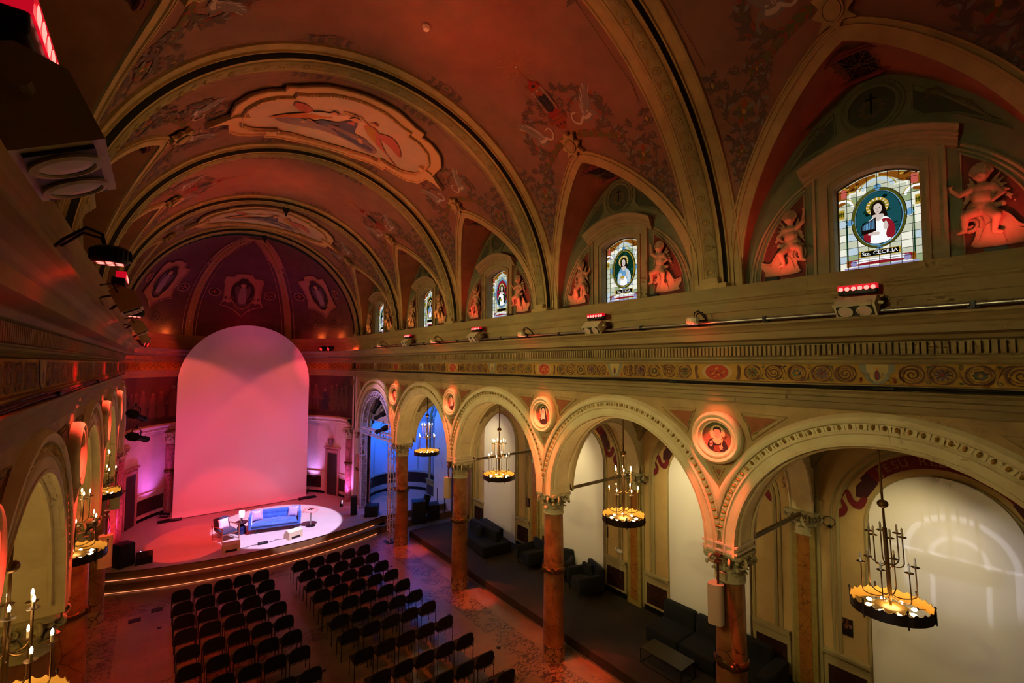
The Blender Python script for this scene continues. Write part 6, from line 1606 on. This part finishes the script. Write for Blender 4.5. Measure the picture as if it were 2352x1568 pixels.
# floor sockets
for x, y, lb in ((-3.35, 18.9, 'black square floor hatch near the stage on the dark side'), (-3.9, 18.55, 'black floor hatch by the shadowed column base'), (-3.3, 17.6, 'small round floor socket on the dark side aisle'), (.05, 12.6, 'round floor socket between the chair blocks, upper'), (.12, 10.4, 'round floor socket between the chair blocks, lower'), (3.95, 12.9, 'round floor socket beside the column-side chair block'), (4.2, 10.6, 'small round floor socket on the orange lit floor'), (4.05, 8.1, 'round floor socket near the frame bottom by the nearest visible column base'), (3.9, 17.3, 'blue lit tiny floor marker near the truss foot')):
    b = MB()
    if 'hatch' in lb: b.box((x, y, .006), (.3, .26, .012))
    else: b.lathe([(.06, 0), (.06, .008), (.0, .01)], (x, y, 0), 16)
    tag(b.build('floor_socket', BLACK), lb, 'floor socket', kind='thing')
# ================================================================ LEDGE FIXTURES
ord_ = ['nearest', 'second', 'third', 'fourth', 'fifth']
LEDC = glow('led_core', 'ff7468', 3.0)
def twin(loc, rz, lb, red=True, tilt=42):
    t = empty('twin_flood_light', loc, rz)      # local -y faces the nave, tilted down
    M = Matrix.Rotation(radians(tilt), 3, 'X'); b = MB()
    b.prism([(-.17, -.10), (.10, -.10), (.10, .03), (.02, .11), (-.17, .11)][::-1], lambda a, z, d: tuple(M @ Vector((d, a, z))), -.24, .24)
    for s in (-1, 1): b.cyl(M @ Vector((s * .24, -.02, .0)), M @ Vector((s * .30, -.02, .0)), .022, 8)
    b.build('housing', IVORY, t)
    b = MB(); F = lambda x, z, y=-.178: tuple(M @ Vector((x, y, z)))
    b.box(F(0, 0, -.176), (.42, .012, .16), M); b.build('dark_face', mat('lamp_recess', '2a281c', .6), t)
    for s in (-1, 1):
        b = MB(); q = M @ Matrix.Rotation(radians(90), 3, 'X'); b.lathe([(.088, 0), (.088, .012), (.07, .016), (.068, .008)], F(s * .108, 0), 24, q, cap=False); b.build('lamp_bezel', IVORY, t, smooth=True)
        b = MB(); b.lathe([(.068, .006), (.035, .016), (.0, .018)], F(s * .108, 0), 24, q); b.build('frosted_lens', mat('frosted_lens', 'c8a88c', .5, emit=.03, ecol='d8a080'), t, smooth=True)
    b = MB(); b.box(tuple(M @ Vector((0, .105, -.02))), (.30, .02, .10), M); b.tube([(.24, .05, .0), (.30, .12, .05), (.28, .22, .02), (.2, .26, -.05)], .012, 5); b.tube([(-.24, .05, .03), (-.29, .1, .12), (-.2, .2, .1)], .008, 5); b.build('bracket', BLACK, t)
    if red:
        b = MB(); b.rbox((0, .05, .17), (.46, .12, .07), .012, mi=0); b.build('led_bar_housing', BLACK, t, smooth=True)
        b = MB(); b.box((0, .03, .235), (.46, .09, .07)); b.build('led_bar_top', mat('red_led_plastic', 'd01028', .3, emit=.5, ecol='ff1030'), t)
        b = MB()
        for q in range(6): b.lathe([(.030, 0), (.0, .006)], (-.19 + .076 * q, -.02, .215), 12, Matrix.Rotation(radians(90), 3, 'X'))
        b.build('led_row', LEDC, t)
    tag(t, lb, 'light fixture', 'twin flood lights on the cornice', 'thing')
def rnd(loc, rz, lb, dark=False):
    t = empty('round_led_light', loc, rz); b = MB(); b.lathe([(.0, -.05), (.10, -.05), (.115, -.03), (.115, .05), (.09, .07), (0, .07)], (0, 0, 0), 24)
    for k in range(20): a = 2 * pi * k / 20; b.box((.116 * cos(a), .116 * sin(a), .01), (.012, .006, .07), Matrix.Rotation(a, 3, 'Z'))
    b.build('housing', BLACK if dark else IVORY, t, smooth=True)
    b = MB()
    for k in range(7): a = 2 * pi * k / 6; r = 0 if k == 6 else .062; b.lathe([(.024, -.052), (.0, -.056)], (r * cos(a), r * sin(a), 0), 10)
    b.build('led_row', LEDC, t)
    b = MB(); b.tube([(.0, .03, .06), (.0, .05, .16), (.03, .14, .20), (.06, .26, .10), (.1, .36, -.02)], .012, 6); b.tube([(.04, .03, .06), (.05, .06, .14), (.08, .16, .17), (.12, .28, .06)], .010, 6); b.cyl((.115, .0, 0), (.20, .06, -.0), .015, 6); b.build('cable_loop', BLACK, t, smooth=True)
    tag(t, lb, 'light fixture', 'round LED lights above the columns', 'thing')
for i in range(5):
    y = COLY[2 + i] - BAY / 2
    if i < 4:
        twin((XF - .62, y + .05, 8.83), -pi / 2, 'twin flood light with red LED bar under the %s' % wn[i])
        twin((-XF + .84, y - .02, 8.70), pi / 2, 'double flood light on the shadowed cornice, %s from the viewer' % ord_[i], True, 64)
for i, y in enumerate(COLY[2:6]):
    rnd((XF - .78, y + .02, 8.74), -pi / 2, 'small beige round downlight on the cornice pipe above the %s column' % ['first full', 'second full', 'third full', 'fourth full'][i])
    rnd((-XF + .86, y, 8.73), pi / 2, 'black round LED light with cable loops glowing red, %s on the shadowed cornice' % ord_[i], True)
b = MB(); b.tube([(XF - .52, -.5, 8.715), (XF - .52, 20.8, 8.715)], .028, 10)
tag(b.build('lighting_pipe', STEEL, smooth=True), 'long steel pipe running along the top of the bright cornice', 'pipe', kind='thing')
y = .9; i = 0
b = MB()
while y < 20.6:
    b.box((XF - .52, y, 8.715), (.075, .05, .075)); b.box((XF - .50, y, 8.672), (.08, .10, .02)); y += 1.22
o = b.build('pipe_clamp_set', BLACK); o.parent = bpy.data.objects['lighting_pipe']; o.name = 'pipe_clamps'
random.seed(3)
for s, lb in ((1, 'black cable bundle lying along the ledge under the scroll frieze, bright side'), (-1, 'thick black cable bundle along the ledge of the shadowed wall')):
    b = MB()
    for q in range(4):
        pts = []; y = -.5
        while y < 21.5:
            pts.append((s * (XF - .11 + .012 * q) + (LSH if s < 0 else 0), y, 7.592 + .011 * q + .008 * sin(y * 1.3 + q * 2) + abs(random.gauss(0, .005)))); y += .35
        b.tube(pts, .010, 5)
    for y in ((4.9, 5.3, 12.6, 1.9, 16.6) if s > 0 else (3.2, 7.1, 11.4)): b.rbox((s * (XF - .12) + (LSH if s < 0 else 0), y, 7.61), (.05, .26, .05), .02)
    tag(b.build('cable_bundle', BLACK, smooth=True), lb, 'cable', kind='thing')
for i in range(5):
    yc = COLY[2 + i] - BAY / 2
    for s in (1, -1):
        t = empty('sill_uplight', (XF - .30, yc + s * 1.30, ZS)); b = MB(); b.box((0, 0, .03), (.09, .20, .05)); b.build('housing', BLACK, t)
        b = MB(); b.box((.02, 0, .057), (.03, .16, .004)); b.build('led_row', glow('uplight_red', 'ff3040', 6) if i < 3 else glow('uplight_amber', 'ff9040', 6), t)
        tag(t, 'small uplight on the sill, %s side of the %s' % ('stage' if s > 0 else 'viewer', wn[i]), 'uplight', 'sill uplights below the cherubs', 'thing')
# lights on the apse cornice
for k, (a, lb) in enumerate(((.50, 'pair of dark spotlights on the apse cornice, screen side'), (.36, 'dark bulky spotlight on the apse cornice near the last arch'), (pi - .30, 'round black fixture on the cornice at the shadowed end of the apse'), (pi - .20, 'dark light fixture in the crowded shadowed corner of the cornice'))):
    t = empty('cornice_spotlight', ((XF - .5) * cos(a), APY + (XF - .5) * sin(a), 8.80), a); b = MB(); b.lathe([(.10, -.16), (.13, -.1), (.13, .12), (.11, .16)], n=16, M=Matrix.Rotation(radians(70), 3, 'Y')); b.build('housing', BLACK, t, smooth=True)
    b = MB(); b.lathe([(.09, .165), (0, .16)], n=16, M=Matrix.Rotation(radians(-110), 3, 'Y')); b.build('lens', mat('red_gel_lens', '801018', .2, emit=1.0, ecol='ff3030'), t)
    b = MB(); b.tube([(0, .14, 0), (0, .16, -.12), (0, 0, -.14), (0, -.16, -.12), (0, -.14, 0)], .015, 6); b.box((0, 0, -.145), (.2, .2, .02)); b.build('yoke', BLACK, t)
    tag(t, lb, 'stage light', kind='thing')
for y, z, x, lb in ((7.42, 14.18, .1, 'small pale smoke detector on the red lit crown of the vault'), ):
    t = empty('smoke_detector', (x, y, z)); b = MB(); b.lathe([(.0, .06), (.06, .06), (.075, .02), (.05, -.04), (0, -.05)], n=16); b.build('housing', mat('white_plastic', 'd8d0bc', .5), t, smooth=True); tag(t, lb, 'smoke detector', kind='thing')
for y, z, x, lb in ((19.45, 13.95, .2, 'dark little bell-shaped ceiling lamp hook under the third visible rib'), (24.2, 13.9, .25, 'tiny dark pendant hook at the top of the apse arch')):
    t = empty('ceiling_hook', (x, y, z)); b = MB(); b.lathe([(.02, .14), (.13, .12), (.12, .02), (.04, -.10), (.03, -.20), (0, -.22)], n=14); b.build('rose', BLACK, t, smooth=True); tag(t, lb, 'ceiling hook', kind='thing')

# ================================================================ LIGHT
def light(kind, loc, aim, col, power, size=.1, blend=.5, ang=45, name='lamp'):
    l = bpy.data.lights.new(name, kind); l.color = lin(hexc(col))[:3]; l.energy = power
    if kind == 'SPOT': l.spot_size = radians(ang); l.spot_blend = blend; l.shadow_soft_size = size
    elif kind == 'POINT': l.shadow_soft_size = size
    elif kind == 'AREA': l.shape = 'DISK'; l.size = size
    o = bpy.data.objects.new(name, l); o.location = loc; COL.objects.link(o)
    if aim is not None: o.rotation_euler = (Vector(aim) - Vector(loc)).to_track_quat('-Z', 'Y').to_euler()
    return o
G = 1.0
# added warm fill spots along both cornices, standing in for general ambient light
for i, (p1, p2) in enumerate(((430, 20), (720, 80), (760, 100), (480, 90), (110, 60))):
    y = COLY[2 + i] - BAY / 2
    light('SPOT', (-3.85, y, 9.0), (4.8, y + .4, 6.9), 'fff0a8', 1.25 * p1 * G, .2, 1, 76, 'warm_fill')
    light('SPOT', (3.9, y, 9.2), (-3.0, y + .5, 13.4), 'ffd080', 3.4 * p2 * G, .2, 1, 66, 'warm_fill')
    light('SPOT', (-3.9, y, 9.2), (3.4, y + .3, 12.8), 'ffe088', 3.6 * p2 * G, .2, 1, 80, 'warm_fill')
# red washes crossing the vault
for i, (pr, pl) in enumerate(((110, 120), (950, 300), (850, 620), (700, 1150), (140, 140))):
    y = COLY[2 + i] - BAY / 2
    light('SPOT', (-3.95, y + .1, 9.1), (2.1, y + .1, 13.6), 'ff3e28', pr * G, .12, 1, 48, 'red_wash')
    light('SPOT', (3.95, y + .1, 9.1), (-2.1, y + .1, 13.6), 'ff3024', pl * G, .12, 1, 48, 'red_wash')
light('SPOT', (3.9, 8.6, 9.2), (-.6, 6.4, 14.2), 'ff3a20', 450, .2, 1, 46, 'red_wash')
# red column grazers
for i, y in enumerate(COLY[2:6]):
    light('SPOT', (3.84, y + .02, 8.66), (5.9, y + .02, 0), 'ff5c50', 1100 * G, .04, .5, 27, 'column_grazer')
    light('SPOT', (3.84, y + .02, 8.66), (5.15, y - .95, 0), 'ff4826', 2600 * G, .03, .35, 11, 'column_grazer')
    light('SPOT', (3.84, y + .02, 8.66), (4.74, y, 6.55), 'ff6a58', 260 * G, .03, .6, 27, 'medallion_grazer')
    light('SPOT', (-3.80, y, 8.66), (-4.54, y, 6.55), 'ff5044', 420 * G, .03, .6, 24, 'medallion_grazer')
    light('POINT', (3.90, y + .04, 8.58), None, 'ff3c28', 3.5 * G, .03, name='fixture_spill')
    light('POINT', (-4.02, y + .10, 8.50), None, 'ff2818', 1.6 * G, .03, name='fixture_spill')
    light('POINT', (-4.44, y, 7.80), None, 'ff2818', 1.6 * G, .03, name='fixture_spill')
    light('SPOT', (-3.78, y, 8.64), (-5.6, y, 0), 'ff3a34', 1100 * G, .04, .5, 28, 'column_grazer')
# sill uplights
for i in range(5):
    yc = COLY[2 + i] - BAY / 2
    for s in (1, -1): light('SPOT', (XF - .28, yc + s * 1.30, ZS + .08), (XL + .25, yc + s * 1.25, ZS + 1.6), 'ff4c44' if i < 3 else 'ffa050', (30 if i < 3 else 22) * G, .04, 1, 120, 'sill_uplight_lamp')
# chandeliers
for s, i, loc in CHL:
    light('POINT', (loc.x, loc.y, loc.z + .14), None, 'ffcf88', (30 if s > 0 else 12) * G, .18, name='ring_glow')
    if (s, i) != (1, 0): light('POINT', (loc.x, loc.y, loc.z + 1.0), None, 'ffd090', (46 if s > 0 else 16) * G, .2, name='candle_glow')
# aisle wall wash
for i in range(0, 4):
    y = COLY[2 + i] - BAY / 2
    light('SPOT', (6.3, y + .1, 6.3), (8.8, y + .45, 3.8), 'ffeeb0', (260, 380, 380, 320)[i] * G, .12, 1, 62, 'aisle_wash')
    light('SPOT', (3.9, y - 4.2, 9.3), (-4.8, y + 1.2, 11.2), 'ffcf80', (170, 210, 200, 180)[i] * G, .15, .8, 30, 'jamb_fill')  # added fill spot, brightens the far jambs of the opposite windows
    light('POINT', (-7.0, y, 5.6), None, 'ffcc50', 40 * G, .3, name='aisle_glow')
light('SPOT', (6.0, 3.0, 6.6), (8.8, 1.2, 3.6), 'dcdcff', 240, .25, 1, 46, 'cool_window_glow')
gb = light('SPOT', (-4.2, 2.4, 5.4), (8.8, 1.75, 4.2), 'dfe4ff', 560, .01, .5, 11, 'window_pattern_light')
gl = gb.data; gl.use_nodes = True; nt = gl.node_tree; em = [n for n in nt.nodes if n.type == 'EMISSION'][0]
tc = nt.nodes.new('ShaderNodeTexCoord'); sp_ = nt.nodes.new('ShaderNodeSeparateXYZ'); nt.links.new(tc.outputs['Normal'], sp_.inputs[0])
def mth(op, a, b=None):
    n = nt.nodes.new('ShaderNodeMath'); n.operation = op
    for i, v in enumerate((a, b)):
        if v is None: continue
        if isinstance(v, (int, float)): n.inputs[i].default_value = v
        else: nt.links.new(v, n.inputs[i])
    return n.outputs[0]
u_ = mth('ABSOLUTE', mth('DIVIDE', sp_.outputs[0], sp_.outputs[2])); v_ = mth('MULTIPLY', mth('DIVIDE', sp_.outputs[1], sp_.outputs[2]), -1)
r_ = mth('SQRT', mth('ADD', mth('MULTIPLY', u_, u_), mth('MULTIPLY', v_, v_)))
dd = mth('ADD', mth('MULTIPLY', r_, mth('GREATER_THAN', v_, 0)), mth('MULTIPLY', u_, mth('LESS_THAN', v_, 0)))
ms = mth('ADD', mth('LESS_THAN', mth('ABSOLUTE', mth('SUBTRACT', dd, .060)), .004), mth('LESS_THAN', mth('ABSOLUTE', mth('SUBTRACT', dd, .030)), .003))
ms = mth('ADD', ms, mth('LESS_THAN', mth('ABSOLUTE', v_), .002))
nt.links.new(mth('ADD', mth('MULTIPLY', ms, 2.2), .8), em.inputs['Strength'])
# stage
light('SPOT', (2.0, 15.5, 13.2), (1.1, 23.0, .6), 'd8c8ff', 24000 * G, .03, .10, 20.5, 'key_spot')
light('SPOT', (-3.6, 14.0, 9.2), (-2.3, 23.0, .6), 'ff3818', 7500 * G, .05, .12, 14, 'red_spot')
light('SPOT', (-3.6, 16.0, 9.2), (-.8, 25.6, .6), 'ff3020', 2600 * G, .06, .3, 24, 'red_spot')
light('SPOT', (-2.4, 12.0, 12.4), (-.3, 23.4, .6), 'ff1458', 1700 * G, .1, .7, 34, 'pink_floor')
light('SPOT', (-4.1, 22.8, 9.2), (-2.87, 27.0, 4.2), 'ff5848', 580 * G, .04, .22, 77, 'salmon_screen')
light('SPOT', (4.1, 22.8, 9.2), (3.2, 27.0, 4.2), 'ff5848', 580 * G, .04, .22, 77, 'salmon_screen')
light('SPOT', (0, 17.5, 12.6), (0.2, 27, 7.0), 'ff4840', 420 * G, .1, .5, 26, 'salmon_screen')
light('SPOT', (0, 18.0, 12.8), (0.2, 27, 3.0), 'ff2aa0', 1150 * G, .2, .8, 42, 'magenta_screen')
light('SPOT', (3.3, 27.55, .95), (4.2, 28.0, 4.5), 'b080ff', 400 * G, .05, 1, 60, 'bar_glow')
light('SPOT', (4.15, 24.4, .9), (4.85, 25.4, 3.0), 'e070ff', 300 * G, .05, 1, 90, 'bar_glow')
light('SPOT', (-3.2, 27.2, .95), (-3.9, 27.9, 4.5), 'c060ff', 380 * G, .05, 1, 70, 'bar_glow')
light('SPOT', (-4.0, 22.6, .9), (-4.7, 25.4, 3.0), 'ff4090', 300 * G, .05, 1, 90, 'bar_glow')
light('POINT', (0, 28.6, 9.8), None, 'ff2030', 10 * G, .3, name='dome_glow')
light('SPOT', (3.9, 21.5, 9.2), (-1.5, 28.0, 12.0), 'c02080', 380 * G, .2, 1, 70, 'dome_magenta')
light('SPOT', (-3.9, 22.0, 9.2), (2.8, 27.6, 11.5), 'd02070', 460 * G, .2, 1, 60, 'dome_magenta')
for a in (.62, .30, pi - .45, pi - .8): light('POINT', ((XF - .28) * cos(a), APY + (XF - .28) * sin(a), ZS + .10), None, 'ff9040', 14 * G, .04, name='cornice_spark')
light('SPOT', (-2.4, 20.5, 9.3), (-4.4, 26.6, 8.2), 'ff3028', 1600 * G, .08, .3, 34, 'corner_red')
light('SPOT', (2.8, 21.0, 9.3), (4.1, 27.2, 8.2), 'ff2850', 700 * G, .08, .4, 36, 'corner_red')
light('SPOT', (-4.0, 20.5, 5.8), (4.4, 27.0, 2.6), 'ff60a0', 900 * G, .2, 1, 50, 'apse_pink')
light('SPOT', (4.0, 20.5, 5.8), (-4.2, 27.0, 2.6), 'ff3080', 900 * G, .2, 1, 50, 'apse_pink')
light('SPOT', (6.4, 21.9, 5.6), (7.4, 25.6, 4.0), '1e60ff', 1300 * G, .2, 1, 80, 'chapel_blue')
light('POINT', (7.1, 22.9, 5.6), None, '2c7cff', 170 * G, .2, name='chapel_blue')
light('SPOT', (2.5, 20.0, 8.9), (4.9, 21.5, 5.0), 'e8a0ff', 420 * G, .05, .4, 42, 'truss_glow')
# floor pools
light('SPOT', (3.6, 9.0, 9.2), (3.9, 9.6, 0), 'ff6a20', 1500 * G, .2, 1, 56, 'floor_amber')
light('SPOT', (-3.6, 16.0, 9.2), (-1.2, 18.6, 0), 'ff3c60', 600 * G, .2, 1, 50, 'floor_rose')
light('SPOT', (-3.7, 12.0, 9.2), (-3.8, 14.6, 0), 'ff2c28', 1800 * G, .2, 1, 44, 'floor_red')
light('SPOT', (3.6, 17.0, 9.2), (3.9, 17.2, 0), 'ff4040', 1500 * G, .2, 1, 46, 'floor_red')
w = bpy.data.worlds.new('World'); SC.world = w; w.use_nodes = True
w.node_tree.nodes['Background'].inputs['Color'].default_value = (.02, .015, .01, 1); w.node_tree.nodes['Background'].inputs['Strength'].default_value = .2

# ================================================================ CAMERA
cd = bpy.data.cameras.new('camera'); cam = bpy.data.objects.new('camera', cd); COL.objects.link(cam); SC.camera = cam
cd.sensor_width = 36; cd.lens = 36 * 1045 / 2352; cd.clip_start = .02; cd.clip_end = 200
psi, pit, rol = radians(38.012), radians(2.850), .0037
F = Vector((sin(psi) * cos(pit), cos(psi) * cos(pit), sin(pit))); R = Vector((cos(psi), -sin(psi), 0)); U = R.cross(F)
Xi = R * cos(rol) + U * sin(rol); Yi = R * sin(rol) - U * cos(rol)
cam.matrix_world = Matrix(((Xi.x, -Yi.x, -F.x, CAM[0]), (Xi.y, -Yi.y, -F.y, CAM[1]), (Xi.z, -Yi.z, -F.z, CAM[2]), (0, 0, 0, 1)))
vs_ = SC.view_settings; SC.display_settings.display_device = 'sRGB'; vs_.view_transform = 'Standard'; vs_.look = 'None'; vs_.gamma = 1; vs_.use_curve_mapping = False; vs_.exposure = 0
cy = SC.cycles; cy.use_denoising = True; cy.max_bounces = 4; cy.use_adaptive_sampling = True; cy.adaptive_threshold = .12; cy.adaptive_min_samples = 12; cy.diffuse_bounces = 2; cy.glossy_bounces = 2; cy.transmission_bounces = 2; cy.caustics_reflective = False; cy.caustics_refractive = False; cy.sample_clamp_indirect = 4
